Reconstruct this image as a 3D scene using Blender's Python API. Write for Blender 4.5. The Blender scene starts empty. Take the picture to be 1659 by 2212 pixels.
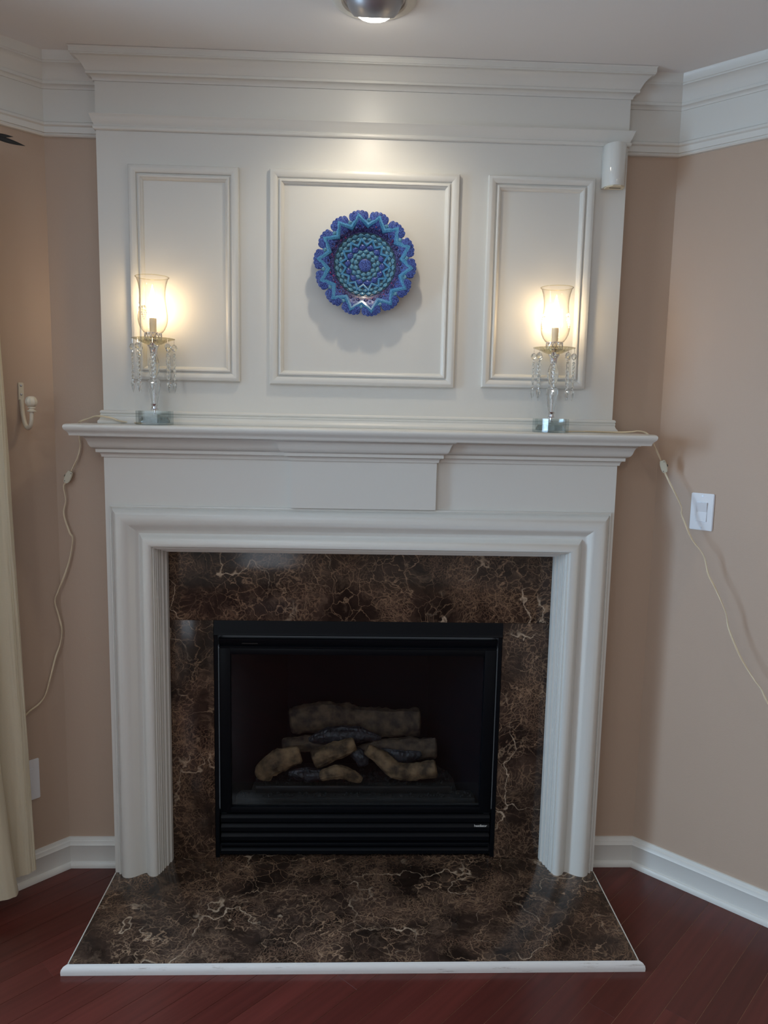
import bpy, bmesh, math, random
from mathutils import Vector, Matrix, noise
random.seed(7)
R = math.radians
SC = bpy.context.scene
COL = SC.collection
Q = 2 ** -0.5

# ---------------------------------------------------------------- camera
CAM = dict(loc=(-0.0003, -2.5553, 1.6571), f=1640.4)
fwd = Vector((0.03686983, 0.99066735, -0.13122048))
rgt = Vector((0.99920439, -0.03454838, 0.01992486))
up = Vector((-0.01520545, 0.1318507, 0.99115296))
cd = bpy.data.cameras.new('camera')
cam = bpy.data.objects.new('camera', cd); COL.objects.link(cam)
m = Matrix.Identity(4)
for i in range(3):
    m[i][0] = rgt[i]; m[i][1] = up[i]; m[i][2] = -fwd[i]; m[i][3] = CAM['loc'][i]
cam.matrix_world = m
cd.sensor_fit = 'VERTICAL'; cd.sensor_height = 36.0
cd.lens = CAM['f'] / 2212 * 36.0
cd.clip_start = 0.05
SC.camera = cam

# ---------------------------------------------------------------- world
w = bpy.data.worlds.new('world'); SC.world = w; w.use_nodes = True
bg = w.node_tree.nodes['Background']
bg.inputs[0].default_value = (0.75, 0.86, 1.0, 1); bg.inputs[1].default_value = 1.0

# ---------------------------------------------------------------- lights
def lamp(name, kind, loc, power, color, direction=None, **kw):
    d = bpy.data.lights.new(name, kind); d.energy = power; d.color = color
    for k, v in kw.items(): setattr(d, k, v)
    o = bpy.data.objects.new(name, d); COL.objects.link(o); o.location = loc
    if direction is not None:
        o.rotation_euler = Vector(direction).to_track_quat('-Z', 'Y').to_euler()
    return o

# daylight standing outside the window of the left wall, shining in
WIN = (1.05, 2.75, 0.45, 2.25)          # along the left wall, height
wc = (WIN[0] + WIN[1]) / 2
lamp('window_daylight', 'AREA', (-1.0187 - wc * Q - .32 * Q, .055 - wc * Q + .32 * Q, 1.42), 250, (0.52, 0.74, 1.0),
     (Q, -Q, -0.30), shape='RECTANGLE', size=1.7, size_y=1.8)
# daylight outside the glazed opening of the rear left wall
lamp('patio_daylight', 'AREA', (-1.75, -4.62, 1.5), 9, (0.80, 0.90, 1.0), (0.62, 0.75, -0.3), shape='RECTANGLE', size=1.15, size_y=1.1)
# the eyeball downlight over the mantel
lamp('eyeball_spot', 'SPOT', (0.028, -0.345, 2.64), 8.2, (1.0, 0.86, 0.66), (0, 0.29, -0.955),
     spot_size=R(128), spot_blend=1.0, shadow_soft_size=0.022)
# warm fill lamps added at the ceiling, unseen behind the camera
for (lx, ly) in ((-1.2, -2.3), (1.25, -2.3), (0.0, -3.9)):
    lamp('added_fill_lamp', 'AREA', (lx, ly, 2.725), 4.2, (1.0, 0.90, 0.78), (0, 0, -1), shape='DISK', size=0.16)

SC.view_settings.view_transform = 'Standard'
SC.view_settings.look = 'None'
SC.view_settings.exposure = 0.13
SC.view_settings.gamma = 1.0
SC.view_settings.use_curve_mapping = False
SC.cycles.max_bounces = 10
SC.cycles.transparent_max_bounces = 24
SC.cycles.sample_clamp_indirect = 6.0

# ---------------------------------------------------------------- materials
def nt(name):
    m = bpy.data.materials.new(name); m.use_nodes = True
    t = m.node_tree; t.nodes.clear()
    out = t.nodes.new('ShaderNodeOutputMaterial')
    return m, t, out

def principled(name, col, rough=0.5, metal=0.0, spec=0.5, bump=None, vary=None, coat=0.0):
    m, t, out = nt(name)
    b = t.nodes.new('ShaderNodeBsdfPrincipled')
    b.inputs['Base Color'].default_value = (*col, 1); b.inputs['Roughness'].default_value = rough
    b.inputs['Metallic'].default_value = metal; b.inputs['Specular IOR Level'].default_value = spec
    b.inputs['Coat Weight'].default_value = coat
    t.links.new(b.outputs[0], out.inputs[0])
    tc = t.nodes.new('ShaderNodeTexCoord')
    if vary:
        sc, amt = vary
        n = t.nodes.new('ShaderNodeTexNoise'); n.inputs['Scale'].default_value = sc; n.inputs['Detail'].default_value = 3
        r = t.nodes.new('ShaderNodeMapRange'); r.inputs[3].default_value = 1 - amt; r.inputs[4].default_value = 1 + amt
        mm = t.nodes.new('ShaderNodeVectorMath'); mm.operation = 'SCALE'; mm.inputs[0].default_value = col
        t.links.new(tc.outputs['Object'], n.inputs[0]); t.links.new(n.outputs[0], r.inputs[0])
        t.links.new(r.outputs[0], mm.inputs['Scale']); t.links.new(mm.outputs[0], b.inputs['Base Color'])
    if bump:
        sc, st = bump
        n = t.nodes.new('ShaderNodeTexNoise'); n.inputs['Scale'].default_value = sc; n.inputs['Detail'].default_value = 2
        bp = t.nodes.new('ShaderNodeBump'); bp.inputs['Strength'].default_value = st; bp.inputs['Distance'].default_value = 0.002
        t.links.new(tc.outputs['Object'], n.inputs[0]); t.links.new(n.outputs[0], bp.inputs['Height'])
        t.links.new(bp.outputs[0], b.inputs['Normal'])
    return m

def emitter(name, col, s):
    m, t, out = nt(name)
    e = t.nodes.new('ShaderNodeEmission'); e.inputs[0].default_value = (*col, 1); e.inputs[1].default_value = s
    t.links.new(e.outputs[0], out.inputs[0]); return m

def thin_glass(name, tint=(1, 1, 1), lo=0.04, hi=0.75, rough=0.02, frost=0.0, edge=None):
    m, t, out = nt(name)
    tr = t.nodes.new('ShaderNodeBsdfTransparent'); tr.inputs[0].default_value = (*tint, 1)
    gl = t.nodes.new('ShaderNodeBsdfGlossy'); gl.inputs['Roughness'].default_value = rough
    lw = t.nodes.new('ShaderNodeLayerWeight'); lw.inputs[0].default_value = 0.25
    r = t.nodes.new('ShaderNodeMapRange'); r.inputs[3].default_value = lo; r.inputs[4].default_value = hi
    p = t.nodes.new('ShaderNodeMath'); p.operation = 'POWER'; p.inputs[1].default_value = 1.6
    mx = t.nodes.new('ShaderNodeMixShader')
    t.links.new(lw.outputs['Facing'], p.inputs[0]); t.links.new(p.outputs[0], r.inputs[0])
    t.links.new(r.outputs[0], mx.inputs[0])
    t.links.new(tr.outputs[0], mx.inputs[1]); t.links.new(gl.outputs[0], mx.inputs[2])
    if edge:
        p2 = t.nodes.new('ShaderNodeMath'); p2.operation = 'POWER'; p2.inputs[1].default_value = 5.0
        lw2 = t.nodes.new('ShaderNodeLayerWeight'); lw2.inputs[0].default_value = 0.5
        t.links.new(lw2.outputs['Facing'], p2.inputs[0])
        x = t.nodes.new('ShaderNodeMix'); x.data_type = 'RGBA'; x.inputs[6].default_value = (*tint, 1); x.inputs[7].default_value = (*edge, 1)
        t.links.new(p2.outputs[0], x.inputs[0]); t.links.new(x.outputs[2], tr.inputs[0])
    last = mx
    if frost:
        d = t.nodes.new('ShaderNodeBsdfTranslucent'); d.inputs[0].default_value = (.9, .9, .9, 1)
        m2 = t.nodes.new('ShaderNodeMixShader'); m2.inputs[0].default_value = frost
        t.links.new(mx.outputs[0], m2.inputs[1]); t.links.new(d.outputs[0], m2.inputs[2]); last = m2
    t.links.new(last.outputs[0], out.inputs[0])
    return m

def crystal(name, tint=(0.99, 1.0, 1.0), clear=0.35):
    m, t, out = nt(name)
    g = t.nodes.new('ShaderNodeBsdfGlass'); g.inputs['IOR'].default_value = 1.52
    g.inputs['Roughness'].default_value = 0.01; g.inputs['Color'].default_value = (*tint, 1)
    tr = t.nodes.new('ShaderNodeBsdfTransparent'); tr.inputs[0].default_value = (*tint, 1)
    mx = t.nodes.new('ShaderNodeMixShader'); mx.inputs[0].default_value = clear
    t.links.new(g.outputs[0], mx.inputs[1]); t.links.new(tr.outputs[0], mx.inputs[2])
    t.links.new(mx.outputs[0], out.inputs[0]); return m

def marble(name):
    m, t, out = nt(name)
    N, L = t.nodes.new, t.links.new
    tc = N('ShaderNodeTexCoord'); oi = N('ShaderNodeObjectInfo')
    off = N('ShaderNodeMath'); off.operation = 'MULTIPLY'; off.inputs[1].default_value = 9.0
    L(oi.outputs['Random'], off.inputs[0])
    ad = N('ShaderNodeVectorMath'); ad.operation = 'ADD'
    L(tc.outputs['Object'], ad.inputs[0]); L(off.outputs[0], ad.inputs[1])
    P = ad.outputs[0]
    def noisev(vec, sc, detail, rough=.55):
        n = N('ShaderNodeTexNoise'); n.inputs['Scale'].default_value = sc; n.inputs['Detail'].default_value = detail
        n.inputs['Roughness'].default_value = rough; L(vec, n.inputs[0]); return n
    def warp(vec, sc, amt, det=3):
        n = noisev(vec, sc, det)
        s = N('ShaderNodeVectorMath'); s.operation = 'SUBTRACT'; s.inputs[1].default_value = (.5, .5, .5)
        L(n.outputs['Color'], s.inputs[0])
        k = N('ShaderNodeVectorMath'); k.operation = 'SCALE'; k.inputs['Scale'].default_value = amt; L(s.outputs[0], k.inputs[0])
        a = N('ShaderNodeVectorMath'); a.operation = 'ADD'; L(vec, a.inputs[0]); L(k.outputs[0], a.inputs[1]); return a.outputs[0]
    W = warp(warp(warp(P, 5, .16), 24, .035, 4), 90, .010, 4)
    def vein(sc, thin, mask_sc, lo, hi, vec=W):
        v = N('ShaderNodeTexVoronoi'); v.feature = 'DISTANCE_TO_EDGE'; v.inputs['Scale'].default_value = sc; L(vec, v.inputs[0])
        r = N('ShaderNodeMapRange'); r.inputs[1].default_value = 0; r.inputs[2].default_value = thin
        r.inputs[3].default_value = 1; r.inputs[4].default_value = 0; L(v.outputs['Distance'], r.inputs[0])
        n = noisev(P, mask_sc, 3); q = N('ShaderNodeMapRange'); q.inputs[1].default_value = lo; q.inputs[2].default_value = hi
        L(n.outputs[0], q.inputs[0])
        mu = N('ShaderNodeMath'); mu.operation = 'MULTIPLY'; L(r.outputs[0], mu.inputs[0]); L(q.outputs[0], mu.inputs[1]); return mu.outputs[0]
    def ridge(sc, thin, vec, mask_sc, lo, hi, det=4):
        n = noisev(vec, sc, det, .5)
        a = N('ShaderNodeMath'); a.operation = 'SUBTRACT'; a.inputs[1].default_value = .5; L(n.outputs[0], a.inputs[0])
        b_ = N('ShaderNodeMath'); b_.operation = 'ABSOLUTE'; L(a.outputs[0], b_.inputs[0])
        r = N('ShaderNodeMapRange'); r.inputs[1].default_value = 0; r.inputs[2].default_value = thin; r.inputs[3].default_value = 1; r.inputs[4].default_value = 0; L(b_.outputs[0], r.inputs[0])
        n = noisev(P, mask_sc, 3); q = N('ShaderNodeMapRange'); q.inputs[1].default_value = lo; q.inputs[2].default_value = hi; L(n.outputs[0], q.inputs[0])
        mu = N('ShaderNodeMath'); mu.operation = 'MULTIPLY'; L(r.outputs[0], mu.inputs[0]); L(q.outputs[0], mu.inputs[1]); return mu.outputs[0]
    W2 = warp(warp(P, 30, .02, 3), 110, .006, 3)
    v0 = ridge(2.6, .0045, W2, 5.0, .46, .62)
    v00 = ridge(6.5, .008, W2, 4.0, .44, .66)
    v1 = vein(7.0, .011, 3.6, .47, .66)
    v2 = vein(19, .030, 4.5, .42, .60)
    v3 = vein(52, .085, 7.0, .46, .60)
    v4 = vein(95, .12, 5.5, .50, .62)
    def mix(a, b, fac):
        x = N('ShaderNodeMix'); x.data_type = 'RGBA'
        if isinstance(fac, float): x.inputs[0].default_value = fac
        else: L(fac, x.inputs[0])
        for s, c in ((6, a), (7, b)):
            if isinstance(c, tuple): x.inputs[s].default_value = (*c, 1)
            else: L(c, x.inputs[s])
        return x.outputs[2]
    n1 = noisev(W, 7, 6, .62); r1 = N('ShaderNodeMapRange'); r1.inputs[1].default_value = .36; r1.inputs[2].default_value = .68; L(n1.outputs[0], r1.inputs[0])
    n2 = noisev(W, 13, 7, .7); r2 = N('ShaderNodeMapRange'); r2.inputs[1].default_value = .53; r2.inputs[2].default_value = .80; L(n2.outputs[0], r2.inputs[0])
    c = mix((.016, .010, .0075), (.060, .036, .026), r1.outputs[0])
    r2b = N('ShaderNodeMath'); r2b.operation = 'MULTIPLY'; r2b.inputs[1].default_value = .65; L(r2.outputs[0], r2b.inputs[0])
    c = mix(c, (.23, .15, .10), r2b.outputs[0])
    def mul(o, k):
        x = N('ShaderNodeMath'); x.operation = 'MULTIPLY'; x.inputs[1].default_value = k; L(o, x.inputs[0]); return x.outputs[0]
    c = mix(c, (.25, .145, .09), mul(v4, .6))
    c = mix(c, (.25, .155, .095), mul(v3, .75))
    c = mix(c, (.27, .17, .105), mul(v2, .95))
    c = mix(c, (.40, .26, .165), mul(v00, .95))
    c = mix(c, (.42, .29, .19), mul(v1, .85))
    c = mix(c, (.55, .42, .30), mul(v0, .95))
    b = N('ShaderNodeBsdfPrincipled'); b.inputs['Roughness'].default_value = .14; b.inputs['Specular IOR Level'].default_value = .28
    L(c, b.inputs['Base Color']); L(b.outputs[0], out.inputs[0])
    return m

def wood(name):
    m, t, out = nt(name); N, L = t.nodes.new, t.links.new
    tc = N('ShaderNodeTexCoord'); oi = N('ShaderNodeObjectInfo')
    m0 = N('ShaderNodeMapping'); m0.inputs['Rotation'].default_value = (0, 0, R(-45)); L(tc.outputs['Object'], m0.inputs[0])
    mp = N('ShaderNodeMapping'); mp.inputs['Scale'].default_value = (1.1, 24, 1); L(m0.outputs[0], mp.inputs[0])
    n = N('ShaderNodeTexNoise'); n.inputs['Scale'].default_value = 2.2; n.inputs['Detail'].default_value = 6; n.noise_dimensions = '4D'
    k = N('ShaderNodeMath'); k.operation = 'MULTIPLY'; k.inputs[1].default_value = 40; L(oi.outputs['Random'], k.inputs[0]); L(k.outputs[0], n.inputs['W'])
    L(mp.outputs[0], n.inputs[0])
    cr = N('ShaderNodeValToRGB'); L(n.outputs[0], cr.inputs[0])
    cr.color_ramp.elements[0].position = .3; cr.color_ramp.elements[0].color = (.082, .019, .014, 1)
    cr.color_ramp.elements[1].position = .75; cr.color_ramp.elements[1].color = (.118, .026, .020, 1)
    hs = N('ShaderNodeHueSaturation'); L(cr.outputs[0], hs.inputs['Color'])
    r = N('ShaderNodeMapRange'); r.inputs[3].default_value = .82; r.inputs[4].default_value = 1.16; L(oi.outputs['Random'], r.inputs[0]); L(r.outputs[0], hs.inputs['Value'])
    b = N('ShaderNodeBsdfPrincipled'); b.inputs['Roughness'].default_value = .24; b.inputs['Specular IOR Level'].default_value = .4
    L(hs.outputs[0], b.inputs['Base Color']); L(b.outputs[0], out.inputs[0])
    n2 = N('ShaderNodeTexNoise'); n2.inputs['Scale'].default_value = 30; L(tc.outputs['Object'], n2.inputs[0])
    bp = N('ShaderNodeBump'); bp.inputs['Strength'].default_value = .12; bp.inputs['Distance'].default_value = .002
    L(n2.outputs[0], bp.inputs['Height']); L(bp.outputs[0], b.inputs['Normal'])
    return m

def worn_paint(name):
    m, t, out = nt(name); N, L = t.nodes.new, t.links.new
    tc = N('ShaderNodeTexCoord')
    mp = N('ShaderNodeMapping'); mp.inputs['Scale'].default_value = (6, 60, 60); L(tc.outputs['Object'], mp.inputs[0])
    n = N('ShaderNodeTexNoise'); n.inputs['Scale'].default_value = 1.5; n.inputs['Detail'].default_value = 8; n.inputs['Roughness'].default_value = .7
    L(mp.outputs[0], n.inputs[0])
    cr = N('ShaderNodeValToRGB'); L(n.outputs[0], cr.inputs[0])
    cr.color_ramp.elements[0].position = .30; cr.color_ramp.elements[0].color = (.30, .25, .21, 1)
    cr.color_ramp.elements[1].position = .40; cr.color_ramp.elements[1].color = (.72, .69, .66, 1)
    b = N('ShaderNodeBsdfPrincipled'); b.inputs['Roughness'].default_value = .45
    L(cr.outputs[0], b.inputs['Base Color']); L(b.outputs[0], out.inputs[0]); return m

def enamel(name, a, bcol, dots, thr=(.10, .22), red=False):
    m, t, out = nt(name); N, L = t.nodes.new, t.links.new
    tc = N('ShaderNodeTexCoord')
    v = N('ShaderNodeTexVoronoi'); v.inputs['Scale'].default_value = dots; L(tc.outputs['Object'], v.inputs[0])
    r = N('ShaderNodeMapRange'); r.inputs[1].default_value = .25; r.inputs[2].default_value = .55; L(v.outputs['Distance'], r.inputs[0])
    x = N('ShaderNodeMix'); x.data_type = 'RGBA'; x.inputs[6].default_value = (*bcol, 1); x.inputs[7].default_value = (*a, 1)
    L(r.outputs[0], x.inputs[0]); c = x.outputs[2]
    if red:
        n = N('ShaderNodeTexNoise'); n.inputs['Scale'].default_value = 120; L(tc.outputs['Object'], n.inputs[0])
        q = N('ShaderNodeMapRange'); q.inputs[1].default_value = .62; q.inputs[2].default_value = .7; L(n.outputs[0], q.inputs[0])
        y = N('ShaderNodeMix'); y.data_type = 'RGBA'; y.inputs[7].default_value = (.25, .02, .10, 1); L(c, y.inputs[6]); L(q.outputs[0], y.inputs[0]); c = y.outputs[2]
    b = N('ShaderNodeBsdfPrincipled'); b.inputs['Roughness'].default_value = .34; b.inputs['Specular IOR Level'].default_value = .3; b.inputs['Coat Weight'].default_value = .15; b.inputs['Coat Roughness'].default_value = .08
    L(c, b.inputs['Base Color']); L(b.outputs[0], out.inputs[0]); return m

def logmat(name, c1, c2, char=.0):
    m, t, out = nt(name); N, L = t.nodes.new, t.links.new
    tc = N('ShaderNodeTexCoord')
    n = N('ShaderNodeTexNoise'); n.inputs['Scale'].default_value = 26; n.inputs['Detail'].default_value = 6; L(tc.outputs['Object'], n.inputs[0])
    cr = N('ShaderNodeValToRGB'); L(n.outputs[0], cr.inputs[0])
    cr.color_ramp.elements[0].position = .35; cr.color_ramp.elements[0].color = (*c1, 1)
    cr.color_ramp.elements[1].position = .65; cr.color_ramp.elements[1].color = (*c2, 1)
    v = N('ShaderNodeTexVoronoi'); v.feature = 'DISTANCE_TO_EDGE'; v.inputs['Scale'].default_value = 60
    mp = N('ShaderNodeMapping'); mp.inputs['Scale'].default_value = (1, 1, .45); L(tc.outputs['Object'], mp.inputs[0]); L(mp.outputs[0], v.inputs[0])
    b = N('ShaderNodeBsdfPrincipled'); b.inputs['Roughness'].default_value = .8 if not char else .42
    bp = N('ShaderNodeBump'); bp.inputs['Strength'].default_value = .9; bp.inputs['Distance'].default_value = .006 if char else .006
    L(v.outputs['Distance'] if char else n.outputs[0], bp.inputs['Height']); L(bp.outputs[0], b.inputs['Normal'])
    L(cr.outputs[0], b.inputs['Base Color']); L(b.outputs[0], out.inputs[0]); return m

def cloth(name):
    m, t, out = nt(name); N, L = t.nodes.new, t.links.new
    tc = N('ShaderNodeTexCoord')
    wv = N('ShaderNodeTexWave'); wv.inputs['Scale'].default_value = 120; wv.bands_direction = 'Z'; wv.inputs['Distortion'].default_value = 3; L(tc.outputs['Object'], wv.inputs[0])
    r = N('ShaderNodeMapRange'); r.inputs[3].default_value = .92; r.inputs[4].default_value = 1.05; L(wv.outputs[1], r.inputs[0])
    sc = N('ShaderNodeVectorMath'); sc.operation = 'SCALE'; sc.inputs[0].default_value = (.86, .79, .62); L(r.outputs[0], sc.inputs['Scale'])
    d = N('ShaderNodeBsdfPrincipled'); d.inputs['Roughness'].default_value = .6; d.inputs['Sheen Weight'].default_value = .3; L(sc.outputs[0], d.inputs['Base Color'])
    tl = N('ShaderNodeBsdfTranslucent'); L(sc.outputs[0], tl.inputs[0])
    mx = N('ShaderNodeMixShader'); mx.inputs[0].default_value = .4
    L(d.outputs[0], mx.inputs[1]); L(tl.outputs[0], mx.inputs[2]); L(mx.outputs[0], out.inputs[0]); return m

M = dict(
    trim=principled('trim_paint', (.70, .695, .655), .34, bump=(55, .10)),
    wall=principled('wall_paint', (.487, .364, .277), .55, bump=(260, .12), vary=(1.2, .03)),
    ceil=principled('ceiling_paint', (.78, .76, .74), .8, bump=(200, .1)),
    marble=marble('brown_marble'), wood=wood('cherry_wood'), gap=principled('plank_joint', (.55, .32, .20), .8),
    worn=worn_paint('worn_trim_paint'),
    black=principled('black_metal', (.003, .004, .006), .38, spec=.12),
    matte=principled('black_firebox', (.004, .005, .008), .9, spec=.1),
    logo=principled('logo_silver', (.6, .6, .58), .4),
    fglass=thin_glass('firebox_glass', (.90, .93, .96), lo=.016, hi=.5, rough=.0),
    glass=thin_glass('shade_glass', (.995, .99, .98), lo=.012, hi=.55, rough=.03, edge=(.50, .44, .36)),
    frost=thin_glass('etched_glass', (1, 1, 1), lo=.1, hi=.5, frost=.75),
    bob=thin_glass('dish_glass', (.97, .94, .80), lo=.10, hi=.8, rough=.06, edge=(.55, .50, .35)),
    crystal=crystal('crystal', clear=.12), base_glass=thin_glass('foot_glass', (.93, .96, .965), lo=.025, hi=.7, rough=.02, edge=(.40, .50, .55)),
    chrome=principled('chrome', (.80, .80, .82), .12, 1.0),
    socket=principled('candle_socket', (.80, .70, .52), .5),
    bulb=emitter('flame_bulb', (1.0, .73, .42), 37),
    cord=principled('ivory_cord', (.74, .63, .45), .45),
    ivory=principled('ivory_plastic', (.58, .54, .42), .35),
    dark=principled('dark_hole', (.02, .02, .02), .5),
    plastic=principled('white_plastic', (.76, .77, .80), .28),
    gloss=principled('glossy_white', (.70, .70, .66), .06, coat=1.0),
    cream=principled('cream_plastic', (.66, .58, .42), .4),
    hook=principled('cream_painted_metal', (.66, .60, .48), .4, bump=(120, .2)),
    cloth=cloth('cream_curtain'),
    iron=principled('black_iron', (.008, .008, .008), .4),
    nickel=principled('lamp_nickel', (.42, .42, .44), .38, 0.85),
    ring=principled('lamp_ring', (.66, .63, .56), .35),
    lit=emitter('lit_lamp_face', (1.0, .90, .74), 20),
    navy=enamel('navy_enamel', (.006, .014, .12), (.13, .23, .68), 560),
    navy2=enamel('plum_enamel', (.014, .012, .075), (.08, .10, .30), 260, red=True),
    teal=enamel('teal_enamel', (.03, .16, .36), (.13, .37, .52), 520),
    aqua=enamel('aqua_enamel', (.045, .17, .29), (.20, .38, .46), 420),
    line=principled('pale_line', (.022, .060, .105), .35),
    log=logmat('log_brown', (.060, .036, .016), (.28, .17, .08)),
    log2=logmat('log_dark', (.030, .020, .013), (.13, .085, .048)),
    char=logmat('log_char', (.004, .0045, .005), (.040, .042, .048), 1),
    ember=principled('ember_rock', (.016, .016, .015), .9, bump=(80, 1)),
    pane=thin_glass('window_glass', (.98, 1, 1)),
)

# ---------------------------------------------------------------- helpers
def link(name, me, mat, parent=None, smooth=35):
    o = bpy.data.objects.new(name, me); COL.objects.link(o)
    if mat is not None and not me.materials:
        me.materials.append(M[mat] if isinstance(mat, str) else mat)
    if smooth:
        me.polygons.foreach_set('use_smooth', [True] * len(me.polygons))
        me.set_sharp_from_angle(angle=R(smooth))
    if parent: o.parent = parent
    return o

def mesh(name, v, f, mat, parent=None, smooth=35, normals=True):
    me = bpy.data.meshes.new(name); me.from_pydata([tuple(x) for x in v], [], f); me.update()
    if normals:
        b = bmesh.new(); b.from_mesh(me); bmesh.ops.recalc_face_normals(b, faces=b.faces); b.to_mesh(me); b.free()
    return link(name, me, mat, parent, smooth)

class MB:
    def __init__(s): s.v = []; s.f = []; s.m = []
    def add(s, v, f, mi=0):
        o = len(s.v); s.v += [tuple(x) for x in v]; s.f += [tuple(i + o for i in q) for q in f]; s.m += [mi] * len(f); return s
    def box(s, x0, x1, y0, y1, z0, z1, mi=0, c=0.0):
        if c <= 0:
            v = [(x, y, z) for x in (x0, x1) for y in (y0, y1) for z in (z0, z1)]
            f = [(0, 1, 3, 2), (4, 6, 7, 5), (0, 4, 5, 1), (2, 3, 7, 6), (0, 2, 6, 4), (1, 5, 7, 3)]
            return s.add(v, f, mi)
        b = bmesh.new(); bmesh.ops.create_cube(b, size=1)
        for q in b.verts: q.co = Vector(((x0 + x1) / 2 + q.co.x * (x1 - x0), (y0 + y1) / 2 + q.co.y * (y1 - y0), (z0 + z1) / 2 + q.co.z * (z1 - z0)))
        bmesh.ops.bevel(b, geom=list(b.edges), offset=c, segments=2, affect='EDGES', profile=.5)
        b.verts.index_update(); s.add([q.co[:] for q in b.verts], [[q.index for q in f.verts] for f in b.faces], mi); b.free(); return s
    def tube(s, pts, r, n=8, mi=0, flat=1.0, cap=True):
        pts = [Vector(p) for p in pts]; rs = r if isinstance(r, (list, tuple)) else [r] * len(pts)
        v = []; prev = None
        for i, p in enumerate(pts):
            d = (pts[min(i + 1, len(pts) - 1)] - pts[max(i - 1, 0)]).normalized()
            a = prev if prev is not None else (Vector((0, 0, 1)) if abs(d.z) < .9 else Vector((1, 0, 0)))
            a = (a - d * a.dot(d)).normalized(); b_ = d.cross(a); prev = a
            for k in range(n):
                t = 2 * math.pi * k / n
                v.append(p + (a * math.cos(t) + b_ * math.sin(t) * flat) * rs[i])
        f = [(i * n + k, i * n + (k + 1) % n, (i + 1) * n + (k + 1) % n, (i + 1) * n + k) for i in range(len(pts) - 1) for k in range(n)]
        if cap: f += [tuple(range(n))[::-1], tuple((len(pts) - 1) * n + k for k in range(n))]
        return s.add(v, f, mi)
    def lathe(s, prof, c=(0, 0, 0), n=24, mi=0, squash=None, rot=None):
        v = []; f = []
        for (r, z) in prof:
            for k in range(n):
                t = 2 * math.pi * k / n
                rr = max(r, 1e-5) * (squash(t, z) if squash else 1)
                q = Vector((rr * math.cos(t), rr * math.sin(t), z))
                if rot: q = rot @ q
                v.append(q + Vector(c))
        for i in range(len(prof) - 1):
            for k in range(n):
                f.append((i * n + k, i * n + (k + 1) % n, (i + 1) * n + (k + 1) % n, (i + 1) * n + k))
        return s.add(v, f, mi)
    def build(s, name, mats, parent=None, smooth=35):
        me = bpy.data.meshes.new(name); me.from_pydata(s.v, [], s.f); me.update()
        b = bmesh.new(); b.from_mesh(me); bmesh.ops.remove_doubles(b, verts=b.verts, dist=2e-5)
        bmesh.ops.recalc_face_normals(b, faces=b.faces)
        single = isinstance(mats, str)
        b.to_mesh(me); b.free()
        if not single:
            for q in mats: me.materials.append(M[q])
            if len(me.polygons) == len(s.m):
                for p, i in zip(me.polygons, s.m): p.material_index = i
        return link(name, me, mats if single else None, parent, smooth)

def sweep(name, stations, prof, mat, parent=None, closed=False, smooth=35, caps=True):
    """stations: list of (P, A, B); every profile point (a, b) goes to P + a A + b B; profile closed"""
    n = len(prof); v = []; f = []
    for P, A, B in stations:
        for a, b in prof: v.append(Vector(P) + Vector(A) * a + Vector(B) * b)
    m_ = len(stations)
    for i in range(m_ if closed else m_ - 1):
        j = (i + 1) % m_
        for k in range(n):
            f.append((i * n + k, i * n + (k + 1) % n, j * n + (k + 1) % n, j * n + k))
    if not closed and caps: f += [tuple(range(n)), tuple((m_ - 1) * n + k for k in range(n))[::-1]]
    return mesh(name, v, f, mat, parent, smooth)

def plan_path(pts):
    """mitred outward offsets for an open plan path, outside on the right-hand side of travel turned"""
    st = []
    P = [Vector((x, y, 0)) for x, y in pts]
    nrm = []
    for i in range(len(P) - 1):
        d = (P[i + 1] - P[i]).normalized(); nrm.append(Vector((d.y, -d.x, 0)))
    for i, p in enumerate(P):
        if i == 0: A = nrm[0]
        elif i == len(P) - 1: A = nrm[-1]
        else:
            a, b = nrm[i - 1], nrm[i]; A = (a + b) / (1 + a.dot(b))
        st.append((p, A, Vector((0, 0, 1))))
    return st

def thing(name, loc, label, cat, group=None):
    o = bpy.data.objects.new(name, None); COL.objects.link(o); o.location = loc; o.empty_display_size = .05
    return tag(o, label, cat, group)
def tag(o, label=None, cat=None, group=None, kind=None):
    if label: o['label'] = label
    if cat: o['category'] = cat
    if group: o['group'] = group
    if kind: o['kind'] = kind
    return o
def under(parent, *objs):
    """parent meshes modelled in world space to an Empty with a location"""
    for o in objs:
        o.parent = parent; o.matrix_parent_inverse = Matrix.Translation(-parent.location)
    return objs[0]
def smoothpath(pts, k=5):
    pts = [Vector(p) for p in pts]; out = []
    for i in range(len(pts) - 1):
        p0 = pts[max(i - 1, 0)]; p1 = pts[i]; p2 = pts[i + 1]; p3 = pts[min(i + 2, len(pts) - 1)]
        for j in range(k):
            t = j / k
            out.append(.5 * ((2 * p1) + (p2 - p0) * t + (2 * p0 - 5 * p1 + 4 * p2 - p3) * t * t + (3 * p1 - p0 - 3 * p2 + p3) * t ** 3))
    out.append(pts[-1]); return out

# ================================================================ room shell
XL, XR, YB, H = -1.0187, 1.0477, 0.055, 2.74
def LWp(t, off, z): return Vector((XL - t * Q + off * Q, YB - t * Q - off * Q, z))
def RWp(t, off, z): return Vector((XR + t * Q - off * Q, YB - t * Q - off * Q, z))
LEN = 3.5
A_ = LWp(0, 0, 0); B_ = LWp(LEN, 0, 0); E_ = RWp(0, 0, 0); D_ = RWp(LEN, 0, 0)
C_ = Vector((0.0145, B_.y - (0.0145 - B_.x), 0))
poly = [A_, B_, C_, D_, E_]

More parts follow.
